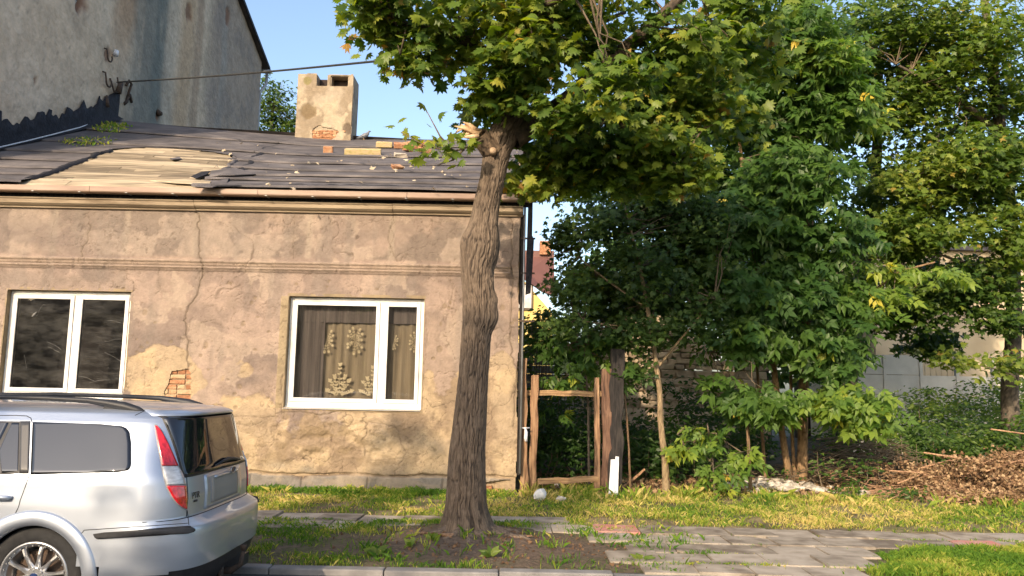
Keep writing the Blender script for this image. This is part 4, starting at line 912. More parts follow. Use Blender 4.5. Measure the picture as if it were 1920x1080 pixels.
solo('wall_bracket', g.mesh('wall_bracket', True), M['iron'], 'forked black iron bracket on the gable wall right of the cable hook', 'bracket')
q = atX(212, 160, XL); g = G(); g.tube([(XL+.02, q[1]-.2, q[2]+.1), (XL+.12, q[1]-.15, q[2]-.22), (XL+.12, q[1]+.1, q[2]-.15), (XL+.1, q[1]-.02, q[2]+.2)], .022, 6); g.tube([(XL+.1, q[1]+.08, q[2]-.16), (XL+.12, q[1]+.14, q[2]+.12)], [.08, .06], 8); g.tube([(XL+.02, q[1]-.3, q[2]-.4), (XL+.06, q[1]-.28, q[2]-.65)], .05, 6)
solo('cable_clamp', g.mesh('cable_clamp', True), M['iron'], 'rusty cable clamp with black knobs hanging under the cable hook', 'clamp')
q = atX(297, 212, XL); g = G(); g.tube([(XL-.02, q[1], q[2]), (XL+.1, q[1], q[2]-.02)], [.10, .05], 7); solo('pipe_stub', g.mesh('pipe_stub', True), M['iron'], 'small broken pipe stub low on the gable wall', 'pipe stub')
S0 = atX(206, 151, XL)+np.array([.12, .1, 0]); E0 = atY(965, 88, 9.0); pts = []
for t in np.linspace(0, 1, 40): p = S0*(1-t)+E0*t; p[2] -= .06*math.sin(math.pi*t)*(1-.2*t); pts.append(p)
solo('overhead_cable', G().tube(pts, .018, 6).mesh('overhead_cable', True), M['seal'], 'black overhead cable from the gable wall hook into the street tree', 'cable')
pts = [onroof(px, py)+np.array([0, 0, .07+.05*RNG.random()]) for px, py in [(-60, 305), (0, 286), (50, 272), (100, 260), (150, 246), (185, 234), (210, 224)]]
solo('white_cable', G().tube(pts, .014, 6).mesh('white_cable', True), M['white'], 'thin pale cable lying along the tar flashing on the shaded roof', 'cable')

# ================================================================== GATE AND FENCE REMAINS
YG = 12.58
def bar(pa, pb, w, d, m, name, parent=None, n=5, jit=.004, wob=.008):
    """squared timber from pa to pb with slightly uneven faces"""
    a = np.array(pa, float); b = np.array(pb, float); t = (b-a)/np.linalg.norm(b-a); s = np.array([1, 0, 0]) if abs(t[2]) > .5 else np.array([0, 0, 1]); s = s-t*(s@t); s /= np.linalg.norm(s); q = np.cross(t, s); v = []
    for i in range(n):
        c = a+(b-a)*i/(n-1)+s*RNG.normal(0, wob)*(0 < i < n-1); k = RNG.uniform(.93, 1.05)
        for u, w_ in ((-1, -1), (1, -1), (1, 1), (-1, 1)): v.append(c+s*u*w/2*k+q*w_*d/2+RNG.normal(0, jit, 3))
    f = [(4*i+j, 4*i+(j+1) % 4, 4*i+4+(j+1) % 4, 4*i+4+j) for i in range(n-1) for j in range(4)]+[(3, 2, 1, 0), (4*n-4, 4*n-3, 4*n-2, 4*n-1)]
    me = G().add(v, f).mesh(name)
    if parent is False: return me
    return bevel(obj(name, me, m, parent), .006)
def gp_(px, py, Y=YG): p = atY(px, py, Y); return p
a = gp_(981, 672, 12.5); b = gp_(983, 921, 12.5); b[2] = -.05; b[0] = a[0]+.045
po = solo('fence_post', bar(b, a, .125, .06, None, 'fence_post', False, 9), M['wood'], 'tall weathered timber post against the house corner with a white rag', 'fence post'); bevel(po, .006)
c = gp_(982, 815, 12.44); g = G(); g.tube([c+np.array([-.08, .0, .11]), c+np.array([.0, -.03, .10]), c+np.array([.09, 0, .105])], .012, 6)
g.tube([c+np.array([.02, -.02, .10]), c+np.array([.035, -.035, .04]), c+np.array([.03, -.03, -.05]), c+np.array([.04, -.03, -.10])], [.012, .028, .030, .020], 7)
solo('white_rag', g.mesh('white_rag', True), M['white'], 'crumpled white rag tied round the tall timber post', 'rag')
gate = thing('garden_gate', 'broken weathered timber gate frame with no boards, standing between posts', 'gate', (.85, YG, 0))
a = gp_(1004, 704); b = gp_(999, 918); bar((a[0]-.03, YG, .02), a, .12, .05, M['wood'], 'stile', gate, 9)
a2 = gp_(1118, 738); a1 = gp_(990, 737); bar((a1[0]-.05, YG+.045, a1[2]), (a2[0]+.12, YG+.045, a2[2]), .085, .04, M['woodh'], 'rail', gate, 7)
b1 = gp_(1008, 902); b2 = gp_(1122, 899); bar((b1[0], YG-.01, b1[2]), (b2[0], YG-.01, b2[2]+.01), .09, .05, M['woodh'], 'rail', gate, 7)
c1 = gp_(1120, 735); bar((c1[0], YG+.0, -.02), (c1[0]-.01, YG, c1[2]+.22), .085, .06, M['wood'], 'stile', gate, 7)
d1 = gp_(1138, 692); po = solo('gate_post', bar((d1[0]-.01, YG+.08, -.05), (d1[0], YG+.08, d1[2]), .14, .12, None, 'gate_post', False, 9, .008, .012), mat('brown rotten post', [(.05, .028, .02), (.13, .07, .045), (.20, .12, .075)], scale=7, bump=.8, stretch=(5, 5, .5)), 'split dark brown timber gate post under the leaves', 'gate post')
e1 = gp_(1158, 655, 12.66); po = solo('gate_post', bar((e1[0]-.05, 12.66, -.05), (e1[0], 12.66, e1[2]), .22, .14, None, 'gate_post', False, 9, .006, .006), M['darkwood'], 'thick blackish gate post right of the brown one, with a white board at its foot', 'gate post'); bevel(po, .012)
f1 = gp_(1151, 862, 12.5); me = G().add([(f1[0]-.095, 12.46, -.03), (f1[0]+.065, 12.47, -.03), (f1[0]+.08, 12.54, .56), (f1[0]-.01, 12.53, .57), (f1[0]-.015, 12.53, .50), (f1[0]-.055, 12.53, .50), (f1[0]-.095, 12.48, -.03+.0), ], []).mesh('x')
ob = [(f1[0]-.085, 12.47, -.04), (f1[0]+.06, 12.47, -.04), (f1[0]+.085, 12.55, .56), (f1[0]+.035, 12.55, .565), (f1[0]+.03, 12.545, .52), (f1[0]-.04, 12.545, .515)]
solo('painted_board', G().prism(ob, (0, .022, 0)).mesh('painted_board'), M['white'], 'short white painted board leaning on the thick black gate post', 'board')
def blob(name, c, r_, m, label, cat, group=None, sub=2, amp=.25, seed=0, grp=None):
    import bmesh
    bm = bmesh.new(); bmesh.ops.create_icosphere(bm, subdivisions=sub, radius=1)
    for v in bm.verts:
        n_ = 1+amp*(fbm(np.array(v.co.x*1.6+seed), np.array(v.co.y*1.6+v.co.z+seed), 3)-.5)*2; v.co = Vector((v.co.x*r_[0]*n_+c[0], v.co.y*r_[1]*n_+c[1], v.co.z*r_[2]*n_+c[2]))
    me = bpy.data.meshes.new(name); bm.to_mesh(me); bm.free()
    if label: return solo(name, me, m, label, cat, group)
    return me
c = atZ(1012, 930, .05); blob('plastic_bag', (c[0], c[1], .07), (.10, .08, .085), mat('white plastic', [(.55, .55, .55), (.75, .75, .74)], scale=14, rough=.5, bump=.6, bscale=25), 'crumpled white plastic bag in the grass in front of the gate', 'bag', amp=.5, seed=3)
for i, (px, py, s, lb) in enumerate([(1052, 937, .075, 'pinkish stone in the grass in front of the gate'), (1000, 915, .09, 'dark grey stone behind the white bag'), (1040, 912, .10, 'mossy grey stone under the bottom rail of the gate'), (1063, 916, .07, 'small stone at the right end of the bottom rail')]):
    c = atZ(px, py, .02); blob('stone', (c[0], c[1], s*.4), (s, s*.8, s*.6), M['stone'] if i in (0,) else M['concrete'], lb, 'stone', 'stones in front of the gate', amp=.5, seed=i+5)

# ================================================================== THINGS FAR BEHIND
yh = thing('yellow_house', 'yellow house with a steep brown roof and a chimney far behind the gate', 'house', (4, 40, 0))
def yp(px, py, Y=40.): p = atY(px, py, Y); return (p[0], p[2])
e0 = yp(985, 524); e1_ = yp(1040, 575)
obj('wall', G().box((-4.0, 40, 0), (2.05, 47, 5.3)).prism([(-4.0, 40, 5.3), (2.05, 40, 5.3), (.4, 40, 7.15), (-2.5, 40, 7.15)], (0, .3, 0)).mesh('wall'), M['yellow'], yh)
w = yp(981, 535); w_ = yp(996, 578); f = obj('window', G().box((w[0]-.3, 39.9, w_[1]-.1), (w_[0]+.08, 39.97, w[1]+.08)).mesh('window'), M['twig'], yh)
obj('pane', G().box((w[0]-.3, 39.87, w_[1]), (w_[0], 39.895, w[1])).mesh('pane'), M['pvc'], f)
a = yp(984, 460); b = yp(1042, 461); 
obj('roof', G().prism([(a[0]-.5, 41.5, a[1]), (b[0], 41.5, b[1]), (b[0], 41.5, 6.3), (b[0]-.0, 39.6, 6.1), (a[0]+.9, 39.6, 6.35), (a[0]-.2, 39.6, 7.1)], (0, .4, 0)).mesh('roof'), M['brownroof'], yh)
a = yp(1014, 443); b = yp(1035, 462); obj('chimney', G().box((a[0], 41.3, b[1]-.2), (b[0], 42.0, a[1])).mesh('chimney'), M['redbrick'], yh)
a = yp(988, 463); b = yp(996, 487); v_ = G()
for k in range(2): v_.box((a[0], 41.35, b[1]+k*.35), (b[0], 41.48, b[1]+.25+k*.35))
obj('skylight', v_.mesh('skylight'), M['tar'], yh)
w = thing('block_wall', 'pale grey concrete block wall behind the gate and shrubs', 'wall', (1, 24, 0))
z = 0; r_ = 0
while z < 2.75:
    x = -2.0-(.3 if r_ % 2 else 0)
    while x < 4.2:
        me = G().box((x+.006, 24+RNG.uniform(0, .008), z+.006), (x+.594, 24.2, z+.244)).mesh('concrete_block'); obj('concrete_block', me, M['greywall'], w); x += .6
    z += .25; r_ += 1
M['rubblewall'] = mat('old stone', [(.26, .20, .13), (.42, .34, .23), (.52, .42, .30)], scale=5, rough=.9, bump=.7, bscale=25, objrand=.4)
rw = thing('ruined_wall', 'crumbling beige masonry wall with a ragged top behind the thicket', 'wall', (3.6, 20, 0))
z = 0; r_ = 0
while z < 3.6:
    x = 1.9-RNG.uniform(0, .3); rh = RNG.uniform(.13, .22)
    while x < 6.4:
        ln = RNG.uniform(.22, .5); top = 2.1+1.2*math.exp(-((x-3.2)/1.1)**2)+.7*float(fbm(np.array(x*1.3), np.array(1.), 3))
        if z < top and z > .5: bevel(obj('stone_block', G().box((x+.008, 20+RNG.uniform(0, .07), z+.008), (x+ln-.008, 20.3, z+rh-.008), jit=.018).mesh('stone_block'), M['rubblewall'], rw), .02)
        x += ln
    z += rh; r_ += 1
obj('core', G().box((1.9, 20.08, 0), (6.4, 20.28, 2.05)).mesh('core'), M['mortar'], rw)
bh = thing('beige_building', 'beige rendered building with a barred window seen through the right-hand maple', 'building', (14, 25, 0))
bx0 = atY(1640, 600, 25)[0]
obj('wall', G().box((bx0, 25, 0), (bx0+12, 31, atY(1760, 470, 25)[2])).mesh('wall'), M['beige'], bh)
zt = atY(1760, 470, 25)[2]; obj('roof', G().box((bx0-.2, 24.8, zt), (bx0+12.2, 31.2, zt+.15)).mesh('roof'), M['felt'], bh)
for (pa, pb) in (((1668, 490), (1700, 590)), ((1760, 500), (1800, 560))):
    a = atY(*pa, 25); b = atY(*pb, 25); f = obj('window', G().box((a[0], 24.95, b[2]), (b[0], 24.99, a[2])).mesh('window'), M['dark'], bh)
    g = G()
    for x in np.linspace(a[0]+.05, b[0]-.05, 6): g.box((x-.012, 24.90, b[2]), (x+.012, 24.925, a[2]))
    obj('bars', g.mesh('bars'), M['iron'], f)
for i in range(3):
    g = atY(1598+i*50, 700, 21); 
fw = thing('panel_fence', 'whitewashed concrete panel fence, sunlit, behind the undergrowth', 'fence', (9.6, 21, 0))
fx = atY(1592, 700, 21)[0]
for k in range(5):
    for r_ in range(4 if k < 2 else 3):
        h_ = .52; z = r_*h_+.55; obj('fence_panel', G().box((fx+k*.95+.02, 21+.0, z+.008), (fx+k*.95+.93, 21.05, z+h_-.008)).mesh('fence_panel'), M['panel'], fw)
    obj('fence_panel', G().box((fx+k*.95+.02, 21+.0, 0), (fx+k*.95+.93, 21.05, .54)).mesh('fence_panel'), M['panel'], fw)
    obj('fence_post', G().box((fx+k*.95-.06, 20.97, 0), (fx+k*.95+.018, 21.08, 2.62)).mesh('fence_post'), M['panel'], fw)
gar = thing('garage', 'low beige garage with a plank door behind the undergrowth at the right', 'garage', (13, 22.5, 0))
a = atY(1690, 660, 22.5); b = atY(1808, 745, 22.5)
obj('wall', G().box((a[0], 22.5, 0), (b[0], 25.0-.1, a[2]-.05)).mesh('wall'), M['beige'], gar)
x = b[0]-1.25
while x < b[0]-.1: obj('door_board', G().box((x, 22.44, .05), (x+.145, 22.495, a[2]-.35)).mesh('door_board'), M['beige'], gar); x += .155
# ================================================================== TREES AND SHRUBS
def barkmesh(name, path, rads, nseg=48, step=.03, amp=.012, ridge=9, colA=(.19, .135, .09), colB=(.055, .042, .034), flare=None, lump=None):
    """trunk surface with vertical furrows in real relief"""
    P = np.array([p for p in path], float); rads = np.array(rads, float); L_ = np.concatenate([[0], np.cumsum(np.linalg.norm(np.diff(P, axis=0), axis=1))])
    s = np.arange(0, L_[-1], step); C_ = np.stack([np.interp(s, L_, P[:, i]) for i in range(3)], 1); r_ = np.interp(s, L_, rads)
    k = np.ones(9)/9 if len(s) > 30 else np.ones(1)
    for i in range(3): C_[:, i] = np.convolve(np.pad(C_[:, i], len(k)//2, 'edge'), k, 'valid')
    r_ = np.convolve(np.pad(r_, len(k)//2, 'edge'), k, 'valid')
    T_ = np.gradient(C_, axis=0); T_ /= np.linalg.norm(T_, axis=1)[:, None]; A = np.cross(T_, np.array([0, 1., .01])); A /= np.linalg.norm(A, axis=1)[:, None]; B = np.cross(T_, A)
    th = np.linspace(-np.pi/2, 1.5*np.pi, nseg, endpoint=False); TH, SS = np.meshgrid(th, s)
    per = 2*math.pi*ridge*.5; U_ = (TH+np.pi/2)*ridge*.5; U_ = U_+.9*(fbm(SS*5.0+3, U_*.35, 3)-.5)*3*np.sin((TH+np.pi/2)/2)**2
    fz = 1.9/max(rads.max(), .03)
    rg = np.abs(vnoise(U_, SS*fz)-.5)*2; rg2 = np.abs(vnoise(U_*2.3+31, SS*fz*2.3+5)-.5)*2
    h = (sstep(0, .35, rg)-.6)*amp+(sstep(0, .4, rg2)-.5)*amp*.5
    h += .03*(vnoise(np.cos(TH)+SS*1.2+5, np.sin(TH)+SS*.9+5)-.5)*np.minimum(r_[:, None]/.25, 1)
    Rr = r_[:, None]+h
    if flare is not None: Rr = Rr+flare(TH, SS)
    if lump is not None: Rr = Rr+lump(TH, SS)
    V = C_[:, None, :]+Rr[..., None]*(np.cos(TH)[..., None]*A[:, None, :]+np.sin(TH)[..., None]*B[:, None, :])
    n = len(s); idx = np.arange(n*nseg).reshape(n, nseg); j = np.roll(idx, -1, 1)
    F = np.stack([idx[:-1], j[:-1], j[1:], idx[1:]], -1).reshape(-1, 4)
    m_ = np.clip(sstep(.02, .30, rg)*.7+sstep(.05, .35, rg2)*.3, 0, 1); col = np.array(colB)+(np.array(colA)-np.array(colB))*m_[..., None]
    return mesh_np(name, V.reshape(-1, 3), F, True, cols=col.reshape(-1, 3)), C_
mt = thing('street_maple', 'large maple on the verge with a thick ridged leaning trunk and yellowing leaves', 'tree', (-.44, 8.85, 0))
prof = [(-.06, -.79, -.05), (.06, -.73, -.13), (.30, -.675, -.21), (.58, -.66, -.232), (.87, -.65, -.242), (1.15, -.62, -.237), (1.73, -.57, -.2275), (2.2, -.555, -.205), (2.35, -.55, -.165), (2.5, -.555, -.165), (2.70, -.565, -.205), (2.92, -.59, -.19),
        (3.08, -.58, -.14), (3.24, -.555, -.13), (3.41, -.50, -.165), (3.65, -.455, -.15), (3.96, -.39, -.09), (4.28, -.365, -.03), (4.45, -.32, .05)]
path = [((a+b)/2, 8.85, z) for z, a, b in prof]; rads = [(b-a)/2 for z, a, b in prof]
fork = atY(962, 222, 8.85); path.append((fork[0], 8.85, fork[2])); rads.append(.165)
for (px, py, Y, r_) in ((968, 150, 8.8, .13), (958, 60, 8.7, .115), (975, -60, 8.6, .10), (960, -260, 8.5, .06)): q = atY(px, py, Y); path.append(tuple(q)); rads.append(r_)
rads = [r_*.955 for r_ in rads]
fl = lambda TH, SS: (.15*np.exp(-SS/.13)*(.3+.5*np.cos(5*TH+1.0+.8*np.sin(2*TH)))+.03*np.exp(-SS/.3)*np.cos(3*TH+.4))-.008
def lp(TH, SS):
    t = 0
    for th_, s_, w_, a_ in ((2.75, 2.42, .13, .045), (2.5, 2.78, .10, .035), (2.9, 2.62, .07, .03), (.5, 3.25, .16, .04), (1.3, 2.9, .10, .018), (1.9, 1.2, .07, .014), (1.2, 1.75, .06, .014), (2.0, 3.9, .10, .025), (1.0, 4.1, .08, .03), (2.4, 3.5, .08, .02)): t = t+a_*np.exp(-((TH-th_)*.24/w_)**2-((SS-s_)/w_)**2)
    return t
me, _ = barkmesh('trunk', path, rads, 260, .012, .015, 26, (.20, .15, .108), (.045, .035, .029), flare=fl, lump=lp)
obj('trunk', me, M['bark'], mt)
anch = []
for k, pts in enumerate([[(955, 262, 8.85, .14), (1000, 235, 8.9, .13), (1060, 195, 8.9, .11), (1130, 130, 8.8, .09), (1220, 50, 8.6, .07), (1330, -60, 8.5, .03)],
        [(960, 190, 8.8, .08), (1000, 120, 9.3, .06), (1080, 60, 9.8, .05), (1180, 20, 10.2, .02)], [(966, 150, 8.8, .07), (905, 90, 8.5, .055), (830, 60, 8.2, .035), (740, 40, 8.0, .015)],
        [(1060, 200, 8.9, .06), (1120, 215, 9.1, .045), (1200, 250, 9.2, .03), (1280, 300, 9.2, .012)], [(960, 40, 8.7, .06), (880, -20, 8.2, .04), (760, -60, 7.9, .02)], [(962, 60, 8.7, .05), (1020, 10, 7.9, .04), (1130, -40, 7.3, .02)],
        [(968, 215, 8.85, .04), (985, 275, 9.3, .03), (985, 320, 9.6, .012)]]):
    L_ = [atY(a, b, c) for a, b, c, d in pts]; me, cc = barkmesh('branch', L_, [d for *_, d in pts], 24, .04, .006, 5, (.12, .09, .065), (.05, .04, .033)); obj('branch', me, M['bark'], mt); anch += limb_pts(L_)
# broken stub with pale torn wood
s0 = atY(925, 285, 8.8); s1 = atY(898, 250, 8.65); me, _ = barkmesh('broken_stub', [s0, (s0+s1)/2+np.array([-.02, 0, .0]), s1], [.13, .11, .085], 40, .015, .012, 9); obj('broken_stub', me, M['bark'], mt)
tw = G()
for k in range(9):
    a = s1+RNG.normal(0, .03, 3); tw.tube([a, a+np.array([-.08-.10*RNG.random(), -.03, -.06+.14*RNG.random()]), a+np.array([-.16-.14*RNG.random(), -.04, -.10+.2*RNG.random()])], [.035, .025, .004], 6)
obj('torn_wood', tw.mesh('torn_wood', True), mat('pale torn wood', [(.30, .16, .08), (.50, .34, .20), (.58, .44, .30)], scale=16, bump=.6), mt)
kn = atY(925, 283, 8.64); g = G(); g.tube([kn+np.array([0, .03, 0]), kn+np.array([-.005, -.03, 0])], [.045, .035], 10); obj('knot', g.mesh('knot', True), mat('cut knot', [(.28, .19, .12), (.42, .31, .2)], scale=20, bump=.5), mt)
for pts in ([(905, 262, 8.6), (880, 275, 8.5), (850, 284, 8.4), (800, 275, 8.3), (752, 248, 8.2)], [(850, 284, 8.4), (825, 255, 8.3), (800, 208, 8.2)], [(870, 280, 8.45), (850, 300, 8.4), (820, 310, 8.35)]):
    L_ = [atY(*q) for q in pts]; g = G().tube(L_, list(np.linspace(.014, .004, len(L_))), 6); obj('branch', g.mesh('branch', True), M['twig'], mt); anch += limb_pts(L_)
def B(px, py, Y, rx, ry, rz_, n, sh=0): return (atY(px, py, Y), (rx, ry, rz_), n, sh)
mb = [B(740, 30, 8.2, .50, .7, .28, 60, .10), B(850, 55, 8.3, .55, .8, .36, 90, .12), B(960, 90, 8.2, .55, .6, .38, 75, .1), B(700, 20, 8.1, .22, .4, .18, 18, .1), B(1010, 150, 9.4, .50, .7, .40, 80), B(1110, 60, 8.7, .95, 1.1, .60, 270, .05), B(1260, 90, 8.7, .75, 1.0, .60, 200, .02),
      B(1150, 210, 9.2, .65, .8, .42, 130), B(1090, 290, 9.5, .50, .7, .30, 70), B(1225, 280, 9.1, .55, .7, .34, 90, .14), B(1170, 330, 9.4, .5, .5, .22, 44, .06), B(1050, 335, 9.6, .35, .4, .2, 34, -.02), B(1290, 330, 9.2, .3, .4, .16, 22, .2), B(780, 110, 8.2, .35, .4, .14, 20, .1), B(1320, 190, 9.0, .4, .5, .3, 34, .05), B(1000, 320, 9.5, .22, .4, .30, 34, .05), B(970, 345, 9.2, .13, .2, .12, 8, .3), B(1390, 20, 8.8, .4, .6, .3, 40, .05), B(1420, 90, 9.6, .6, .6, .35, 50, -.02), B(1370, 230, 10.0, .5, .6, .3, 36, -.02),
      B(1000, -130, 8.8, 1.7, 1.0, .55, 230), B(1250, -110, 8.9, 1.2, 1.0, .5, 150), B(760, -60, 8.0, .75, .9, .35, 90, .1), B(1050, -300, 8.8, 1.2, 1.0, .6, 90), B(905, 200, 8.9, .22, .3, .18, 14), B(985, 190, 8.35, .40, .25, .30, 46, -.05), B(1060, 215, 8.4, .42, .3, .28, 44, -.05), B(930, 150, 8.4, .32, .3, .25, 30, .0), B(1040, 280, 9.3, .4, .5, .25, 46, -.05), B(1000, 10, 8.2, .6, .5, .3, 60, .1), B(1150, 130, 7.6, .5, .4, .4, 60, .15)]
P, Fm, sc, rn, K = sprays(mb, 9, .22, .100, lambda b, n: rf(b, n, .9, -.10, .19, .02), tilt=.6, droop=.5, szvar=.42)
# leaves on the low twig
Pt = []; 
for pts, n_ in (([(880, 262), (840, 270), (790, 262), (742, 228)], 26), ([(845, 275), (825, 250), (800, 205)], 7), ([(900, 270), (850, 290), (800, 292), (765, 270)], 20)):
    L_ = [atY(a, b, 8.35) for a, b in pts]
    for _ in range(n_):
        i = RNG.integers(0, len(L_)-1); t = RNG.random(); Pt.append(L_[i]*(1-t)+L_[i+1]*t+RNG.normal(0, .055, 3))
Pt = np.array(Pt); n_ = len(Pt); P = np.concatenate([P, Pt]); Fm = np.concatenate([Fm, frames(n_, .7, .5)]); sc = np.concatenate([sc, RNG.uniform(.08, .13, n_)]); rn = np.concatenate([rn, RNG.uniform(.3, .9, n_)])
foliage(mt, 'maple', M['maple'], P, Fm, sc, rn, 300)
twigs(K, anch, M['twig'], mt, 260, .007)
# roots spilling over the soil
for k, (a, L_) in enumerate([(-2.6, .25), (-1.9, .22), (-1.1, .32), (-.45, .42), (.1, .25), (-1.5, .30)]):
    c = np.array([-.42, 8.85, 0]); d = np.array([math.cos(a), math.sin(a), 0]); g = G()
    pts = [c+d*.18+np.array([0, 0, .08]), c+d*(.30)+np.array([0, 0, .055]), c+d*(.32+L_*.4)+np.array([.03*math.sin(k*3), 0, .04]), c+d*(.32+L_*.8)+np.array([.06*math.sin(k*5), 0, .035]), c+d*(.32+L_)+np.array([.05*math.sin(k*5), 0, -.02])]
    me, _ = barkmesh('root', pts, [.07, .055, .04, .025, .01], 24, .015, .008, 6, (.25, .19, .14), (.07, .05, .04)); obj('root', me, M['bark'], mt)
for k in range(3):
    a = RNG.uniform(-2.8, .1); r_ = RNG.uniform(.42, .75); c = (-.40+r_*math.cos(a), 8.85+r_*math.sin(a)); z = float(gheight(np.array(c[0]), np.array(c[1])))
    g = G().box((c[0]-.09, c[1]-.025, z), (c[0]+.09, c[1]+.025, z+.02), rot=rotm((0, 0, 1), RNG.uniform(-.7, .7)), jit=.012); obj('bark_flake', g.mesh('bark_flake'), M['wood'], mt)

def tree(name, label, base, trunks, blobs, tmpl, m, bark, size, per=7, spread=.2, rfun=None, tilt=.45, droop=.4, ntw=100, group=None, nparts=300, cat='tree', bk=('bark', (.16, .13, .10), (.05, .042, .035)), shell=.45, rfine=True, dens=1.0):
    t = thing(name, label, cat, base, group); an = []
    for i, pts in enumerate(trunks):
        L_ = [np.array(q[:3]) for q in pts]
        if rfine: me, cc = barkmesh('trunk' if i == 0 or pts[0][2] < .2 else 'branch', L_, [q[3] for q in pts], 28, .04, pts[0][3]*.07, 6, bk[1], bk[2]); obj('trunk' if i == 0 or pts[0][2] < .2 else 'branch', me, M['bark'], t)
        else: obj('trunk' if i == 0 else 'branch', G().tube(L_, [q[3] for q in pts], 8).mesh('trunk', True), bark, t)
        an += limb_pts(L_[1:] if len(L_) > 2 else L_)
    P, Fm, sc, rn, K = sprays(blobs, per, spread, size, rfun or (lambda b, n: rf(b, n)), tilt, droop, shell, dens=dens)
    foliage(t, tmpl, m, P, Fm, sc, rn, nparts)
    if ntw: twigs(K, an, M['twig'], t, ntw, .006)
    return t
def T(*pts): return [(*atY(a, b, Y), r_) for a, b, Y, r_ in pts]
def base(px, py, Y): q = atY(px, py, Y); return (q[0], Y, 0)
def trunk0(px, Y, r_, *rest):
    q = atY(px, 900, Y); return [(q[0], Y, -.05, r_*1.15)]+T(*rest)
# right-hand maple
Yt = 15.8
tree('maple_tree', 'broad dark green maple filling the right edge, its grey trunk rising from the undergrowth', base(1897, 800, Yt),
     [trunk0(1900, Yt, .16, (1893, 730, Yt, .15), (1902, 600, Yt, .14), (1895, 400, Yt, .12), (1870, 200, Yt, .10), (1840, -50, Yt, .06)), T((1897, 420, Yt, .07), (1820, 360, Yt-.5, .05), (1720, 330, Yt-.8, .02)), T((1885, 260, Yt, .07), (1790, 180, Yt-.5, .05), (1680, 120, Yt-.7, .02)), T((1900, 560, Yt, .05), (1830, 500, Yt-.3, .035), (1740, 470, Yt-.5, .015))],
     [B(1830, 90, 15, 1.9, 1.3, 1.3, 620), B(1720, 60, 15.3, 1.1, 1.2, 1.2, 300), B(1780, 300, 14.8, 1.55, 1.1, .85, 400, .05), B(1900, 320, 15, 1.0, 1.1, 1.0, 240), B(1700, 430, 15.2, .85, .8, .55, 120, -.1), B(1880, 430, 14.7, .9, .8, .5, 120, .1), B(1830, 530, 15.6, 1.1, .8, .60, 220, -.2), B(1740, 570, 15.9, .8, .5, .55, 150, -.2), B(1900, 450, 14.9, .8, .6, .6, 120, .05), B(1700, 450, 15.8, .9, .6, .5, 150, -.15), B(1880, 600, 15.2, .5, .5, .3, 50, -.1), B(1890, 680, 14.6, .85, .7, .28, 85, .16), B(1790, 665, 15.3, .35, .5, .2, 14, .1), B(1900, -150, 15.3, 2.2, 1.4, 1.2, 260), B(2030, 300, 15, 1.2, 1.2, 2.4, 200), B(1700, 200, 15.5, .9, .8, .9, 200), B(1850, 200, 16.3, 1.6, .8, 1.5, 380), B(1760, 330, 16.2, 1.4, .6, 1.1, 260, -.1), B(1680, 60, 16, 1.2, .8, 1.2, 260)],
     'maple', M['maple2'], None, .115, 7, .24, lambda b, n: rf(b, n, .8, .0, .15, .02), tilt=.35, droop=.25, ntw=160, dens=1.35)
# middle dark maple behind
tree('maple_tree', 'dark shaded maple with a leaning blackish trunk behind the ash-leaved maple', base(1590, 800, 17.5),
     [trunk0(1575, 17.5, .2, (1592, 700, 17.5, .19), (1605, 600, 17.5, .16), (1640, 400, 17.5, .12), (1650, 100, 17.5, .07))],
     [B(1650, 360, 17, .9, .9, 1.2, 200, -.1), B(1620, 200, 17, 1.1, 1, 1.0, 200), B(1600, 560, 17, .8, .8, .8, 130, -.2), B(1760, 520, 17.6, 1.1, .7, .7, 110, -.25), B(1670, 570, 17, .9, .6, .7, 170, -.15), B(1740, 640, 17.4, .6, .5, .35, 50, -.15), B(1560, 60, 17.5, 1.4, 1, 1.2, 340), B(1330, 150, 17, 1.5, 1, 1.5, 380, -.05), B(1400, 350, 17, 1.5, .9, 1.3, 460, -.15), B(1440, 560, 17.2, 1.0, .7, .9, 260, -.15), B(1220, 520, 16.5, .8, .6, .8, 200, -.15), B(1250, 300, 17, .8, .8, 1.0, 150, -.1), B(1480, 250, 17, 1.2, .8, 1.3, 260, -.1)],
     'simple', M['maple2'], None, .14, 6, .25, lambda b, n: rf(b, n, .6, -.05, .12, .01), ntw=60, nparts=0, dens=1.4)
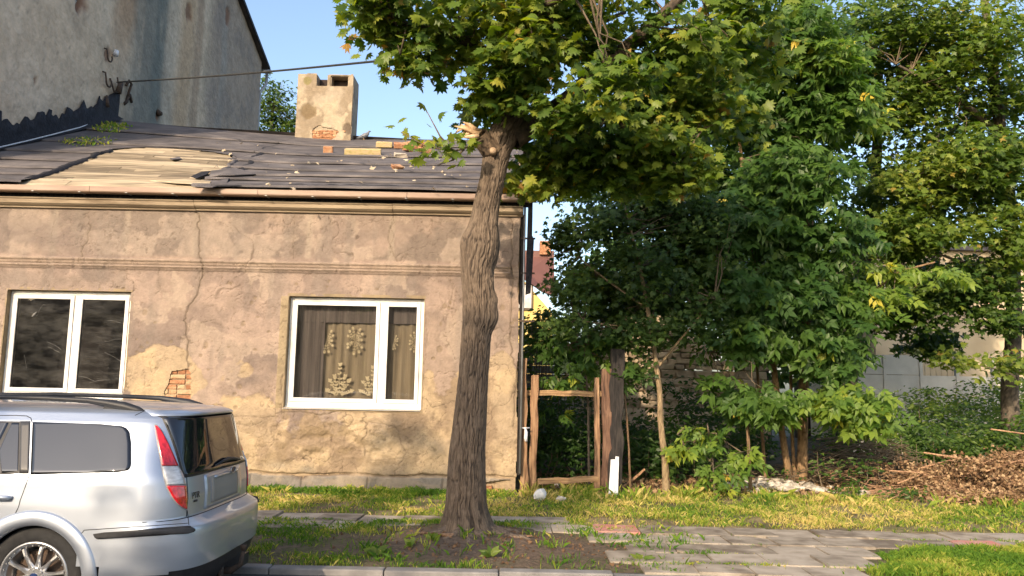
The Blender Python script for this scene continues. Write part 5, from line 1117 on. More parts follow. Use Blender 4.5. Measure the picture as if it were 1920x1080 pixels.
# ash-leaved maple, several trunks
Yb = 14.2
def tr(px, pts): q = atY(px, 893, Yb); return [(q[0], Yb+RNG.uniform(-.15, .2), -.05, pts[0][3]*1.25)]+T(*pts)
tree('ash_leaved_maple', 'tall ash-leaved maple on several orange-brown stems with bright green and yellow leaflets', base(1488, 893, Yb),
     [tr(1500, [(1505, 850, Yb, .085), (1506, 780, Yb, .08), (1510, 600, Yb, .09), (1520, 350, Yb, .07), (1500, 60, Yb, .04)]), tr(1480, [(1471, 840, Yb-.1, .055), (1462, 780, Yb-.1, .05), (1440, 600, Yb, .055), (1400, 400, Yb, .04), (1380, 200, Yb, .02)]),
      tr(1492, [(1487, 850, Yb+.1, .030), (1484, 780, Yb+.1, .028), (1480, 500, Yb+.2, .02)]), tr(1440, [(1432, 850, Yb+.4, .03), (1425, 760, Yb+.45, .028), (1410, 560, Yb+.5, .02)]),
      T((1508, 640, Yb, .05), (1580, 600, Yb-.3, .035), (1680, 510, Yb-.6, .02), (1760, 490, Yb-.7, .01)), T((1512, 700, Yb, .04), (1570, 720, Yb-.5, .03), (1620, 760, Yb-.8, .012)), T((1470, 620, Yb, .04), (1400, 640, Yb-.5, .03), (1330, 660, Yb-.8, .015))],
     [B(1480, 90, 14, 1.25, 1.1, 1.0, 380, .08), B(1560, 190, 13.8, .75, .7, .6, 110, .18), B(1555, 100, 13.2, .35, .3, .35, 40, .48), B(1400, 220, 14.1, 1.0, 1.0, .8, 280, .05), B(1500, 330, 13.6, 1.0, .9, .6, 300, .0), B(1400, 400, 13.6, .9, .8, .6, 140, -.12), B(1550, 430, 13.5, .8, .8, .6, 130, -.02), B(1440, 530, 13.4, 1.1, .8, .65, 200, -.15), B(1600, 560, 13.4, .55, .5, .5, 80, .06),
      B(1690, 500, 13.3, .45, .4, .18, 44, .40), B(1640, 545, 13.3, .3, .3, .2, 24, .32), B(1760, 500, 13.2, .25, .3, .12, 16, .30), B(1400, 640, 13.2, .85, .7, .45, 120, -.05), B(1530, 650, 13.2, .75, .7, .40, 110, .0), B(1580, 740, 12.9, .62, .5, .30, 70, .14), B(1430, 740, 13.1, .7, .6, .3, 70, .1), B(1350, 700, 13.0, .4, .4, .25, 34, .12), B(1630, 780, 12.8, .22, .3, .12, 12, .18), B(1450, -90, 14, 1.5, 1.2, 1.0, 160), B(1330, 480, 13.5, .5, .6, .6, 70, -.2)],
     'compound', M['ash'], None, .30, 3, .22, lambda b, n: rf(b, n, .8, -.12, .13, .008), tilt=.55, droop=.7, ntw=160, dens=1.5, bk=('b', (.34, .22, .12), (.14, .085, .045)))
# young maples between the gate and the thicket
Ym = 12.75
tree('young_maple', 'young maple with a slim pale stem and dark leaves right of the black gate post', base(1249, 925, Ym),
     [trunk0(1249, Ym, .055, (1247, 860, Ym, .05), (1238, 790, Ym, .045), (1238, 740, Ym, .042), (1225, 640, Ym, .035), (1200, 500, Ym, .025), (1170, 380, Ym, .012)), T((1232, 690, Ym, .025), (1290, 620, Ym-.1, .018), (1340, 560, Ym, .008)), T((1215, 580, Ym, .02), (1130, 520, Ym, .014), (1070, 470, Ym, .007)), T((1222, 620, Ym, .02), (1150, 610, Ym, .012), (1080, 600, Ym, .006))],
     [B(1130, 420, 12.7, .75, .6, .55, 150), B(1080, 540, 12.6, .45, .5, .45, 80, .05), B(1220, 500, 12.9, .8, .7, .7, 210, -.1), B(1190, 620, 12.8, .7, .6, .35, 120, -.1), B(1310, 600, 12.9, .6, .6, .55, 120, -.12), B(1250, 370, 13.2, .8, .7, .55, 160, -.05), B(1330, 440, 13, .6, .6, .7, 130, -.12), B(1060, 610, 12.3, .25, .3, .2, 24, .2), B(1120, 380, 12.9, .35, .5, .35, 50), B(1180, 690, 12.9, .3, .3, .2, 34, -.1), B(1060, 440, 12.8, .3, .3, .35, 50, .05), B(1230, 300, 14.5, .9, .6, .9, 260, -.1), B(1130, 330, 14.2, .55, .5, .5, 100, .0), B(1280, 480, 13.3, .9, .5, 1.0, 330, -.1), B(1150, 560, 13.6, .9, .5, .5, 200, -.05), B(1100, 640, 13.5, .5, .4, .3, 60, .05), B(1180, 400, 13.4, .8, .5, .6, 200, -.05), B(1090, 500, 13.2, .4, .4, .5, 90, .05)],
     'maple', M['young'], None, .085, 7, .19, lambda b, n: rf(b, n, .8, .0, .14, .015), tilt=.5, droop=.3, ntw=110, dens=1.25, bk=('b', (.36, .27, .16), (.18, .12, .07)))
tree('ash_sapling', 'light green ash-leaved sapling spreading over the gate top', base(1105, 900, 13.0), [trunk0(1105, 13.0, .02, (1103, 760, 13.0, .018), (1098, 690, 12.9, .014), (1080, 640, 12.8, .006)), T((1100, 720, 12.95, .01), (1060, 700, 12.8, .006))],
     [B(1085, 660, 12.9, .42, .25, .24, 34, .1), B(1055, 705, 13.1, .28, .2, .08, 12, .25), B(1130, 630, 12.9, .35, .3, .25, 26, .05), B(1040, 630, 13.0, .22, .25, .3, 16, .0), B(1040, 770, 13.2, .1, .1, .1, 3, .1)],
     'compound', M['ash'], None, .26, 3, .16, None, tilt=.5, droop=.8, ntw=20, nparts=120)
for (px, Y, r_, top, lb, sp) in ((1182, 12.85, .018, (1168, 700), 'thin crooked brown sapling stem just right of the black gate post', 0), (1407, 13.0, .028, (1398, 740), 'short reddish stem left of the orange-brown trunks', 1)):
    tree('sapling', lb, base(px, 925, Y), [trunk0(px, Y, r_, (px-2, 860, Y, r_), (px-6, 790, Y, r_*.8), (top[0], top[1], Y, r_*.5))], [B(top[0]+8, top[1]-10, Y, .3, .3, .2, 14)], 'compound', M['ash'], None, .24, 3, .15, None, ntw=0, nparts=40, bk=('b', (.26, .17, .10), (.12, .08, .05)))
tree('bush_sapling', 'low sunlit sapling with bright green leaves growing out of the grass edge', base(1340, 918, 12.55), [trunk0(1340, 12.55, .012, (1337, 870, 12.55, .010), (1332, 820, 12.55, .007), (1325, 790, 12.55, .004)), T((1337, 870, 12.55, .006), (1300, 830, 12.5, .004), (1270, 815, 12.5, .003)), T((1337, 880, 12.55, .006), (1380, 850, 12.5, .004), (1420, 840, 12.5, .003))],
     [B(1330, 810, 12.5, .34, .25, .16, 15, .2), B(1280, 840, 12.4, .20, .2, .14, 9, .3), B(1395, 850, 12.5, .27, .2, .12, 11, .3), B(1340, 870, 12.5, .3, .2, .16, 11, .2), B(1350, 900, 12.45, .2, .2, .08, 6, .2)],
     'compound', M['ash'], None, .22, 3, .13, lambda b, n: rf(b, n, .5, .15, .12, .03), tilt=.6, droop=.6, ntw=10, nparts=140, cat='sapling')
# shrubs and undergrowth
def shrub(name, label, blobs, tmpl, m, size, per=6, spread=.2, cat='shrub', rfun=None, kind=None, nparts=0, droop=.3, tilt=.6):
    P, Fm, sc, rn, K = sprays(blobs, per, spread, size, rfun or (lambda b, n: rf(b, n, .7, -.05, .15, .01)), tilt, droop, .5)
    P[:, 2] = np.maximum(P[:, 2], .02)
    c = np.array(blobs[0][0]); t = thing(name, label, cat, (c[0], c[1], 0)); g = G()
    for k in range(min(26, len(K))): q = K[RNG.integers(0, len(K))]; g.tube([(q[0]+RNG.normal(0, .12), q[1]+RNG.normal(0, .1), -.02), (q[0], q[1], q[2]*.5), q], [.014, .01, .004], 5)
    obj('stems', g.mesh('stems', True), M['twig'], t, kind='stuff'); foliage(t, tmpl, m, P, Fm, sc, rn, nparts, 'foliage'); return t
def Bz(X_, Y_, Z_, rx, ry, rz_, n, sh=0): return ((X_, Y_, Z_), (rx, ry, rz_), n, sh)
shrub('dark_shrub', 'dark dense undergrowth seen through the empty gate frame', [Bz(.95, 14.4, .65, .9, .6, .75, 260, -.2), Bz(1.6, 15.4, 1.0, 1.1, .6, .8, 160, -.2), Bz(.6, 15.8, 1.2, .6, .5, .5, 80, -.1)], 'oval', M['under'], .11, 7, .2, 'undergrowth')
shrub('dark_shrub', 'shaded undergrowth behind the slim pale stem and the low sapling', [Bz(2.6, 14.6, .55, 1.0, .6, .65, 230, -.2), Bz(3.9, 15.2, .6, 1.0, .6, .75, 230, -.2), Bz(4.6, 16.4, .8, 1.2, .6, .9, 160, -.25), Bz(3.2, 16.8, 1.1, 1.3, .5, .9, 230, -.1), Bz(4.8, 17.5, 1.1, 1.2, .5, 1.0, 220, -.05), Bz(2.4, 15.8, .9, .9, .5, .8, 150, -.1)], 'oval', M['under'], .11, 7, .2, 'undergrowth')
shrub('climber_shrub', 'ivy-like green shrub on the grey block wall beside the house corner', [Bz(.75, 22.6, 3.2, .55, .5, .75, 120, .1), Bz(1.6, 22.6, 3.5, .6, .5, .7, 100), Bz(.35, 21, 2.6, .3, .3, .6, 40, .15)], 'oval', M['birch'], .16, 6, .22)
shrub('reddish_shrub', 'rusty brown tinged shrub just right of the house corner', [B(1000, 610, 21, .22, .3, .28, 30, .2), B(1025, 590, 21, .3, .3, .25, 30, .1)], 'oval', M['birch'], .14, 6, .2)
Yu = 17.0
shrub('bramble_thicket', 'wide green bramble thicket in front of the sunlit panel fence and garage', [Bz(8.2, 15.4, .7, 1.3, .8, .55, 300), Bz(8.7, 16.9, .75, 1.3, .9, .75, 420), Bz(10.6, 17.2, .9, 1.5, .9, .85, 380), Bz(12.6, 17.0, .9, 1.3, .9, .95, 260), Bz(9.5, 15.4, .7, 1.9, .8, .65, 520, -.15), Bz(11.6, 15.2, .75, 1.3, .8, .65, 420, -.1), Bz(12.5, 20, 1.4, 1.2, .7, 1.1, 180, .1), Bz(7.2, 17.2, .6, .8, .6, .6, 110, -.1), Bz(9.8, 18.5, 1.35, 1.2, .5, .7, 240, .1), Bz(12.0, 18.8, 1.4, 1.6, .5, .9, 300, .1), Bz(11, 14.6, .7, 1.6, .5, .5, 200, -.1)], 'oval', M['under'], .10, 7, .22, 'thicket', lambda b, n: rf(b, n, 1.0, -.05, .18, .02))
shrub('thorn_shrub', 'small leafy weed shrub right of the orange-brown trunks', [B(1540, 860, 13.6, .35, .3, .40, 36), B(1600, 880, 13.4, .5, .3, .30, 46), B(1580, 915, 12.7, .4, .2, .10, 20, .1), B(1700, 920, 12.3, .3, .2, .10, 16, .1), B(1650, 835, 14.8, .9, .3, .3, 90, .1), B(1470, 885, 13.9, .2, .2, .15, 8)], 'oval', M['under'], .08, 5, .15)
# brush pile
bp = thing('brush_pile', 'heap of cut branches with rusty brown dead leaves beside the lawn', 'brush pile', (7.5, 13.2, 0)); g = G(); Pl = []
def heap(X_, Y_): return np.clip(.62*np.exp(-((X_-8.1)/1.3)**4-((Y_-13.3)/1.0)**2)+.62*np.exp(-((X_-9.8)/1.3)**4-((Y_-13.0)/1.0)**2)+.5*np.exp(-((X_-6.0)/.8)**2-((Y_-13.8)/.7)**2), 0, 1.0)
for k in range(300):
    X_ = RNG.uniform(5.6, 10.8); Y_ = RNG.uniform(12.2, 14.2); h_ = float(heap(X_, Y_))*RNG.uniform(.15, 1.0); a = RNG.uniform(-.5, .9)+(math.pi if RNG.random() < .3 else 0); L_ = RNG.uniform(.35, 1.1); up = RNG.normal(.12, .22)
    p = np.array([X_, Y_, h_+.02]); d = np.array([math.cos(a), .5*math.sin(a)*RNG.choice([-1, 1]), up]); pts = [p-d*L_*.5, p+RNG.normal(0, .03, 3), p+d*L_*.3+np.array([0, 0, -.02]), p+d*L_*.5+np.array([0, 0, -.09])+RNG.normal(0, .04, 3)]
    for q in pts: q[2] = max(q[2], .01)
    g.tube(pts, [.007, .006, .004, .0015], 4, cap=False)
    if X_ > 6.4:
        for t in RNG.uniform(-.05, 1.05, 75): q = pts[0]*(1-t)+pts[-1]*t; Pl.append(q+RNG.normal(0, .05, 3)+np.array([0, 0, .02]))
obj('twigs', g.mesh('twigs', True), M['deadtwig'], bp, kind='stuff')
for k in range(9):
    X_ = RNG.uniform(6.0, 10.4); Y_ = RNG.uniform(12.5, 13.4); z = float(heap(X_, Y_))*RNG.uniform(.7, 1.05); a = RNG.uniform(-.35, .5); L_ = RNG.uniform(.9, 2.0); p = np.array([X_, Y_, z+.04]); d = np.array([math.cos(a), .2, math.sin(a)*.6]); q0 = p-d*L_/2; q1 = p+d*L_/2+np.array([0, 0, -.1]); q0[2] = max(q0[2], .03); q1[2] = max(q1[2], .03)
    obj('stick', G().tube([q0, p+np.array([0, 0, .06]), q1], [.013, .010, .005], 6).mesh('stick', True), M['deadtwig'], bp)
Pl = np.array(Pl); Pl[:, 2] = np.maximum(Pl[:, 2], .02); n_ = len(Pl)
foliage(bp, 'simple', M['deadleaf'], Pl, frames(n_, 1.2, .6), RNG.uniform(.025, .065, n_), RNG.random(n_), 0, 'dead_leaves')
dp = thing('twig_heap', 'dark tangle of bare twigs between the trunks and the brown brush pile', 'twig heap', (6.2, 14.2, 0)); g = G()
for k in range(260):
    X_ = RNG.normal(6.3, .7); Y_ = RNG.uniform(13.8, 15.2); h_ = .75*math.exp(-((X_-6.4)/1.0)**2)*RNG.uniform(.05, 1); a = RNG.uniform(-.6, .6); L_ = RNG.uniform(.4, 1.4); p = np.array([X_, Y_, h_+.03]); d = np.array([math.cos(a), RNG.normal(0, .3), math.sin(a)*.6]); q0, q1 = p-d*L_/2, p+d*L_/2; q0[2] = max(q0[2], .01); q1[2] = max(q1[2], .01)
    g.tube([q0, p+RNG.normal(0, .05, 3)+np.array([0, 0, .06]), q1], [.009, .008, .003], 4, cap=False)
obj('twigs', g.mesh('twigs', True), M['twig'], dp, kind='stuff')
# fallen leaves in the thicket and rubble
n_ = 3200; Xc = RNG.uniform(.4, 7.5, n_); Yc = RNG.uniform(12.7, 15.5, n_); P = np.stack([Xc, Yc, gheight(Xc, Yc)+RNG.uniform(.01, .05, n_)], 1)
tag(obj('thicket_litter', leafmesh('thicket_litter', 'simple', P, frames(n_, .6, 0), RNG.uniform(.04, .09, n_), RNG.random(n_)), M['deadleaf'], kind='stuff'), 'rusty fallen leaves covering the ground under the thicket', 'leaf litter')
rb = thing('rubble_heap', 'low heap of pale rubble and plaster pieces at the foot of the orange-brown trunks', 'rubble', (4.6, 14.0, 0))
for k in range(110):
    X_ = RNG.normal(4.55, .42); Y_ = RNG.uniform(13.0, 14.3)-.25*abs(X_-4.6); s = RNG.uniform(.04, .13)
    me = blob('stone', (X_, Y_, .03+.10*math.exp(-((X_-4.6)/.4)**2)*RNG.random()), (s, s*.8, s*.38), M['stone'], None, None, sub=1, amp=.6, seed=k); obj('stone', me, M['stone'], rb)
c = atZ(1190, 905, .2); st = bar((c[0]-.12, 12.95, .05), (c[0]+.28, 13.1, .33), .035, .03, None, 'broken_stick', False); solo('broken_stick', st, M['wood'], 'short broken stick leaning in the litter right of the black gate post', 'stick')
# background trees
q = atY(512, 190, 38); tree('background_tree', 'pale green tree seen in the gap between the tall wall and the chimney', (q[0], 38, 0), [[(q[0], 38, 0, .3), (q[0], 38, 8, .22), (q[0], 38, 15, .08)]], [B(498, 185, 38, 1.0, 1.0, 1.9, 160, .1), B(530, 205, 38, 1.3, 1.2, 1.4, 170, .05), B(520, 240, 38, 1.8, 1.2, 1.4, 220, .0), B(560, 250, 38, 1.0, 1.0, .9, 70, 0)], 'oval', M['birch'], M['greybark'], .22, 6, .4, None, nparts=0, rfine=False)
for (X_, Y_, h_, w_, lb) in ((3.4, 23, 6.6, 1.5, 'bushy background tree just right of the yellow house'), (7.8, 25, 8.5, 2.0, 'background tree right of the ruined wall'), (5.6, 27, 13, 2.3, 'tall background tree behind the ruined wall, centre of the thicket'), (10.5, 29, 15, 2.9, 'tall background tree between the beige building and the ash-leaved maple'), (18, 33, 15, 3.2, 'tall background tree at the far right behind the beige building')):
    tree('background_tree', lb, (X_, Y_, 0), [[(X_, Y_, 0, .3), (X_, Y_, h_*.5, .2), (X_, Y_, h_*.9, .08)]], [((X_, Y_, h_*.72), (w_, 1.6, h_*.3), 420, -.1), ((X_+.3, Y_, h_*.42), (w_*1.05, 1.5, h_*.24), 380, -.1)], 'oval', M['under'], M['greybark'], .30, 6, .45, None, nparts=0, rfine=False, ntw=30)
# houses across the street, behind the viewer
opp = mat('opposite house render', [(.16, .13, .10), (.24, .20, .15)], scale=1, bump=0)
for i, (X_, w_, h_, lb) in enumerate(((-34, 11, 4.6, 'low house across the road, far left'), (-21, 10, 5.0, 'low house across the road beside the spruce'), (-8.5, 12, 4.4, 'low house straight across the road'), (6.5, 12, 4.8, 'low house across the road to the right'))):
    hh = thing('opposite_house', lb, 'house', (X_, -17, 0), 'houses across the road'); obj('wall', G().box((X_-w_/2, -25, 0), (X_+w_/2, -17, h_)).mesh('wall'), opp, hh)
    obj('roof', G().prism([(X_-w_/2-.3, -16.6, h_-.05), (X_-w_/2-.3, -21, h_+1.7), (X_-w_/2-.3, -25.4, h_-.05)], (w_+.6, 0, 0)).mesh('roof'), M['felt'], hh)
    for k in range(4): xk = X_-w_/2+1.3+k*2.4; f = obj('window', G().box((xk, -16.99, 1.1), (xk+1.1, -16.93, 2.7)).mesh('window'), M['dark'], hh)
# trees across the street, behind the viewer: they shade the car and show in its glass; two narrow tops added to shade trunk and wall
for (X_, Y_, h_, r_, lb) in ((-12.3, -9.5, 8.4, 2.2, 'broad street tree across the road'), (-8.3, -9.0, 8.0, 2.0, 'second broad street tree across the road, with two narrow tops added for their shade')):
    tree('street_tree', lb, (X_, Y_, 0), [[(X_, Y_, 0, .22), (X_, Y_, h_*.4, .18), (X_+.2, Y_, h_*.85, .06)]], [((X_, Y_, h_*.66), (r_, r_, h_*.32), 420, 0), ((X_-.5, Y_+.6, h_*.42), (r_*1.0, r_, h_*.22), 260, 0), ((X_+.4, Y_-.6, h_*.25), (r_*.9, r_, h_*.22), 200, 0)]+([((-7.72, -9, 9.7), (.36, .5, 1.6), 100, 0), ((-10.15, -9, 9.9), (.24, .4, 1.75), 60, 0)] if X_ > -9 else []), 'simple', M['maple2'], M['greybark'], .26, 6, .4, None, nparts=0, rfine=False, ntw=30, group='street trees across the road', shell=.33)
sp = thing('spruce_tree', 'dark pointed spruce across the road', 'tree', (-20, -22, 0)); obj('trunk', G().tube([(-20, -22, 0), (-20, -22, 12)], [.25, .03], 8).mesh('trunk', True), M['greybark'], sp)
Pq = []; 
for k in range(2600): z = RNG.uniform(1, 12.2); rr = (12.6-z)*.28*(.6+.4*abs(math.sin(z*4)))*RNG.uniform(.3, 1); a = RNG.uniform(0, 6.28); Pq.append((-20+rr*math.cos(a), -22+rr*math.sin(a), z-rr*.3))
Pq = np.array(Pq); a = np.arctan2(Pq[:, 1]+22, Pq[:, 0]+20); foliage(sp, 'oval', M['young'], Pq, frames(len(Pq), .3, .3, np.stack([np.cos(a), np.sin(a), a*0], 1)), RNG.uniform(.4, .7, len(Pq)), RNG.random(len(Pq))*.5, 0)

# ================================================================== PARKED ESTATE CAR
YC = 6.34; XE = -2.08; XW = -3.13; ZW = .285
def tab(z, xs, ys): return np.interp(z, xs, ys)
WZ = ([.12, .20, .34, .50, .62, .75, .90, .97, 1.30, 1.36, 1.385, 1.41, 1.428, 1.44], [.80, .86, .885, .893, .892, .888, .878, .865, .722, .675, .62, .50, .30, .0])
RZ = ([.12, .24, .32, .42, .56, .605, .64, .66, .80, .93, .97, 1.33, 1.38, 1.41, 1.428, 1.44], [-.10, -.03, -.005, 0, -.002, -.010, -.085, -.12, -.12, -.14, -.16, -.225, -.27, -.41, -.66, -1.4])
NZ = ([.12, .62, .66, .95, 1.33, 1.44], [4.6, 4.6, 5.2, 5.0, 4.6, 3.0])
LZ = ([.12, .62, 1.33, 1.44], [.75, .75, .70, .9])
FZ = ([.12, .3, .6, .72, .80, .88, .95, 1.30, 1.38, 1.41, 1.44], [.15, .0, .02, .25, .7, 1.15, 1.35, 2.05, 2.25, 2.6, 3.2])   # nose: how far behind the front end
def xr_(z): return XE+tab(z, *RZ)
def surf_rear(v, z):
    """point of the tail at v = -1 (street side) .. 1 (kerb side)"""
    n, L_ = tab(z, *NZ), tab(z, *LZ); w = np.clip(1-np.abs(v)**n, 0, 1)**(1/n)
    return np.stack([xr_(z)-L_+L_*w, YC+v*tab(z, *WZ), z], -1)
def body_F(P):
    x, y, z = P[..., 0], P[..., 1], P[..., 2]; n, L_, Wd = tab(z, *NZ), tab(z, *LZ), np.maximum(tab(z, *WZ), 1e-4); a = np.clip((x-(xr_(z)-L_))/L_, 0, None)
    f = a**n+(np.abs(y-YC)/Wd)**n-1; return np.where((z > 1.44) | (z < .1), 1.0, f)
def hit(px, py):
    px = np.atleast_1d(np.asarray(px, float)); py = np.atleast_1d(np.asarray(py, float)); d = _f[None]+_r[None]*((px-960)/FPX)[:, None]-_u[None]*((py-540)/FPX)[:, None]; o = np.array([0, 0, CH])
    ts = np.arange(4.4, 9, .02); lo = np.full(len(px), np.nan)
    for t in ts:
        ins = (body_F(o+d*t) < 0) & np.isnan(lo); lo[ins] = t
    hi = lo.copy(); lo = lo-.02
    for _ in range(18):
        m = (lo+hi)/2; ins = body_F(o+d*m[:, None]) < 0; hi = np.where(ins, m, hi); lo = np.where(ins, lo, m)
    return o+d*hi[:, None]
def bnorm(P):
    e = 1e-3; g_ = np.stack([body_F(P+np.eye(3)[i]*e)-body_F(P-np.eye(3)[i]*e) for i in range(3)], -1); return g_/(np.linalg.norm(g_, axis=-1)[..., None]+1e-9)
car = thing('parked_car', 'silver estate car parked at the kerb, seen from its rear quarter, with black roof rails', 'car', (-4.5, YC, -.05))
paint, t_, n_, l_, b_ = newmat('silver metallic paint')
b_.inputs['Base Color'].default_value = (.50, .53, .57, 1); b_.inputs['Metallic'].default_value = .75; b_.inputs['Roughness'].default_value = .36; b_.inputs['Coat Weight'].default_value = .8; b_.inputs['Coat Roughness'].default_value = .04
nzp = n_.new('ShaderNodeTexNoise'); nzp.inputs['Scale'].default_value = 3.5; nzp.inputs['Detail'].default_value = 9; rr_ = ramp(n_, [(.35, (.36, .36, .36)), (.7, (.5, .5, .5))]); l_.new(nzp.outputs['Fac'], rr_.inputs[0]); l_.new(rr_.outputs[0], b_.inputs['Roughness'])
rc_ = ramp(n_, [(.35, (.45, .50, .58)), (.75, (.41, .45, .51))]); l_.new(nzp.outputs['Fac'], rc_.inputs[0]); l_.new(rc_.outputs[0], b_.inputs['Base Color'])
tint, t_, n_, l_, b_ = newmat('dark tinted car glass'); b_.inputs['Base Color'].default_value = (.012, .013, .015, 1); b_.inputs['Roughness'].default_value = .015; b_.inputs['IOR'].default_value = 1.6; b_.inputs['Specular IOR Level'].default_value = .62; b_.inputs['Specular Tint'].default_value = (.82, .88, 1, 1)
blk = mat('black car plastic', [(.018, .018, .02), (.03, .03, .033)], scale=30, rough=.5, bump=.1); rail_m = mat('grey-black roof rail', [(.014, .015, .018), (.022, .023, .027)], rough=.5, bump=0)
rub = mat('tyre rubber', [(.012, .012, .013), (.025, .025, .025)], scale=20, rough=.8, bump=.3); gap = mat('panel gap', [(.01, .01, .01), (.015, .015, .015)], rough=.8, bump=0)
alloy = mat('alloy wheel', [(.50, .50, .50), (.62, .62, .62)], scale=12, rough=.3, metal=.85, bump=0)
red, t_, n_, l_, b_ = newmat('red lamp lens'); b_.inputs['Base Color'].default_value = (.42, .008, .012, 1); b_.inputs['Roughness'].default_value = .12; b_.inputs['Coat Weight'].default_value = 1
wv = n_.new('ShaderNodeTexNoise'); wv.inputs['Scale'].default_value = 6; rc_ = ramp(n_, [(.35, (.40, .006, .012)), (.65, (.75, .02, .03))]); l_.new(wv.outputs['Fac'], rc_.inputs[0]); l_.new(rc_.outputs[0], b_.inputs['Base Color'])
lensw = mat('clear lamp lens', [(.35, .36, .38), (.62, .63, .65)], scale=16, rough=.12, bump=0, coat=1, stretch=(1, 1, 3))
# shell
zs = np.unique(np.round(np.concatenate([np.linspace(.12, .6, 26), np.linspace(.6, .68, 10), np.linspace(.68, 1.3, 40), np.linspace(1.3, 1.44, 26)]), 4))
th = np.linspace(-np.pi/2, np.pi/2, 121); xsid = np.linspace(0, 1, 150)
rows = []
for z in zs:
    n, L_, Wd, xr0 = tab(z, *NZ), tab(z, *LZ), tab(z, *WZ), xr_(z); xf = -6.78+tab(z, *FZ); L2 = min(1.1, max((xr0-L_-xf)*.6, .02))
    c, s = np.abs(np.cos(th)), np.sin(th); A = np.stack([xr0-L_+L_*c**(2/n), YC+Wd*np.sign(s)*np.abs(s)**(2/n)], 1)
    xa, xb2 = xr0-L_, xf+L2; Bs = np.stack([xa+(xb2-xa)*xsid[1:-1], np.full(148, YC+Wd)], 1)
    c2 = np.abs(np.cos(th[::-1])); s2 = np.sin(th[::-1]); nf = 3.2; Cf = np.stack([xf+L2-L2*c2**(2/nf), YC+Wd*np.sign(s2)*np.abs(s2)**(2/nf)], 1); Ds = np.stack([xb2+(xa-xb2)*xsid[1:-1], np.full(148, YC-Wd)], 1)
    q = np.concatenate([A, Bs, Cf, Ds]); rows.append(np.concatenate([q, np.full((len(q), 1), z)], 1))
V = np.array(rows); nr, nc = V.shape[:2]; idx = np.arange(nr*nc).reshape(nr, nc); j = np.roll(idx, -1, 1)
F = np.stack([idx[:-1], j[:-1], j[1:], idx[1:]], -1).reshape(-1, 4); Vf = V.reshape(-1, 3); cen = Vf[F].mean(1)
wheelcut = ((np.hypot(cen[:, 0]-XW, cen[:, 2]-ZW) < .385) | (np.hypot(cen[:, 0]-XW+2.754, cen[:, 2]-ZW) < .385)) & (np.abs(cen[:, 1]-YC) > .6)
isb = (cen[:, 2] < .627) & (cen[:, 0] > XW+.42)
low = (cen[:, 2] < .30+.10*np.clip((cen[:, 0]-XE+.9)/.9, 0, 1)-.06) & (cen[:, 0] > XW+.42)
def sub(F_, name, m, par, V_=Vf):
    u, inv = np.unique(F_, return_inverse=True); return obj(name, mesh_np(name, V_[u], inv.reshape(F_.shape), True), m, par)
low2 = (cen[:, 2] < .215) & (cen[:, 0] > XW+.28)
sub(F[~wheelcut & ~isb & ~low2], 'body', paint, car); bmp = sub(F[isb & ~low & ~wheelcut], 'bumper', paint, car); vl = Vf.copy(); vl[:, 1] = YC+(vl[:, 1]-YC)*.985; vl[:, 0] -= .012; sub(F[isb & (cen[:, 2] < .36)], 'valance', blk, car, vl)
und = G().box((XE-4.5, YC-.80, .11), (XE-.22, YC+.80, .20)).box((XE-.55, YC-.72, .07), (XE-.12, YC+.72, .16)); obj('underbody', und.mesh('underbody'), blk, car)
def gridpatch(name, pts, m, par, off=.003, smooth=True, mirror=False, label=None):
    """pts: rows x cols x 3 on the shell; pushed out along its normal, with a turned-in rim"""
    N_ = bnorm(pts); Q = pts+N_*off; I = pts-N_*.004; nr, nc = Q.shape[:2]
    if mirror: Q = Q.copy(); Q[..., 1] = 2*YC-Q[..., 1]; I = I.copy(); I[..., 1] = 2*YC-I[..., 1]
    i = np.arange(nr*nc).reshape(nr, nc); F_ = np.stack([i[:-1, :-1], i[:-1, 1:], i[1:, 1:], i[1:, :-1]], -1).reshape(-1, 4)
    loop = np.concatenate([i[0], i[1:, -1], i[-1, -2::-1], i[-2:0:-1, 0]]); k = nr*nc+np.arange(len(loop)); nx_ = np.roll(np.arange(len(loop)), -1)
    rim = np.stack([loop, k, k[nx_], loop[nx_]], 1)
    return obj(name, mesh_np(name, np.concatenate([Q.reshape(-1, 3), I.reshape(-1, 3)[loop]]), [F_, rim], smooth), m, par, label=label)
def pxgrid(poly, nr=26, nc=26, y0=None, y1=None):
    p = np.array(poly, float); ya = y0 if y0 is not None else p[:, 1].min()+.15; yb_ = y1 if y1 is not None else p[:, 1].max()-.15; rows = []
    for y in np.linspace(ya, yb_, nr):
        xsn = [p[k][0]+(p[(k+1) % len(p)][0]-p[k][0])*(y-p[k][1])/(p[(k+1) % len(p)][1]-p[k][1]) for k in range(len(p)) if (p[k][1] > y) != (p[(k+1) % len(p)][1] > y)]
        a, b = min(xsn), max(xsn); rows.append([(x, y) for x in np.linspace(a, b, nc)])
    r_ = np.array(rows); return hit(r_[..., 0].ravel(), r_[..., 1].ravel()).reshape(nr, nc, 3)
def shrink(poly, d): c = np.mean(poly, 0); return [tuple(np.array(q)-(np.array(q)-c)/np.linalg.norm(np.array(q)-c)*d) for q in poly]
qw = [(57, 890), (61, 791), (150, 793), (222, 797), (236, 801), (243, 810), (246, 830), (246, 872), (243, 880), (236, 885), (200, 887)]
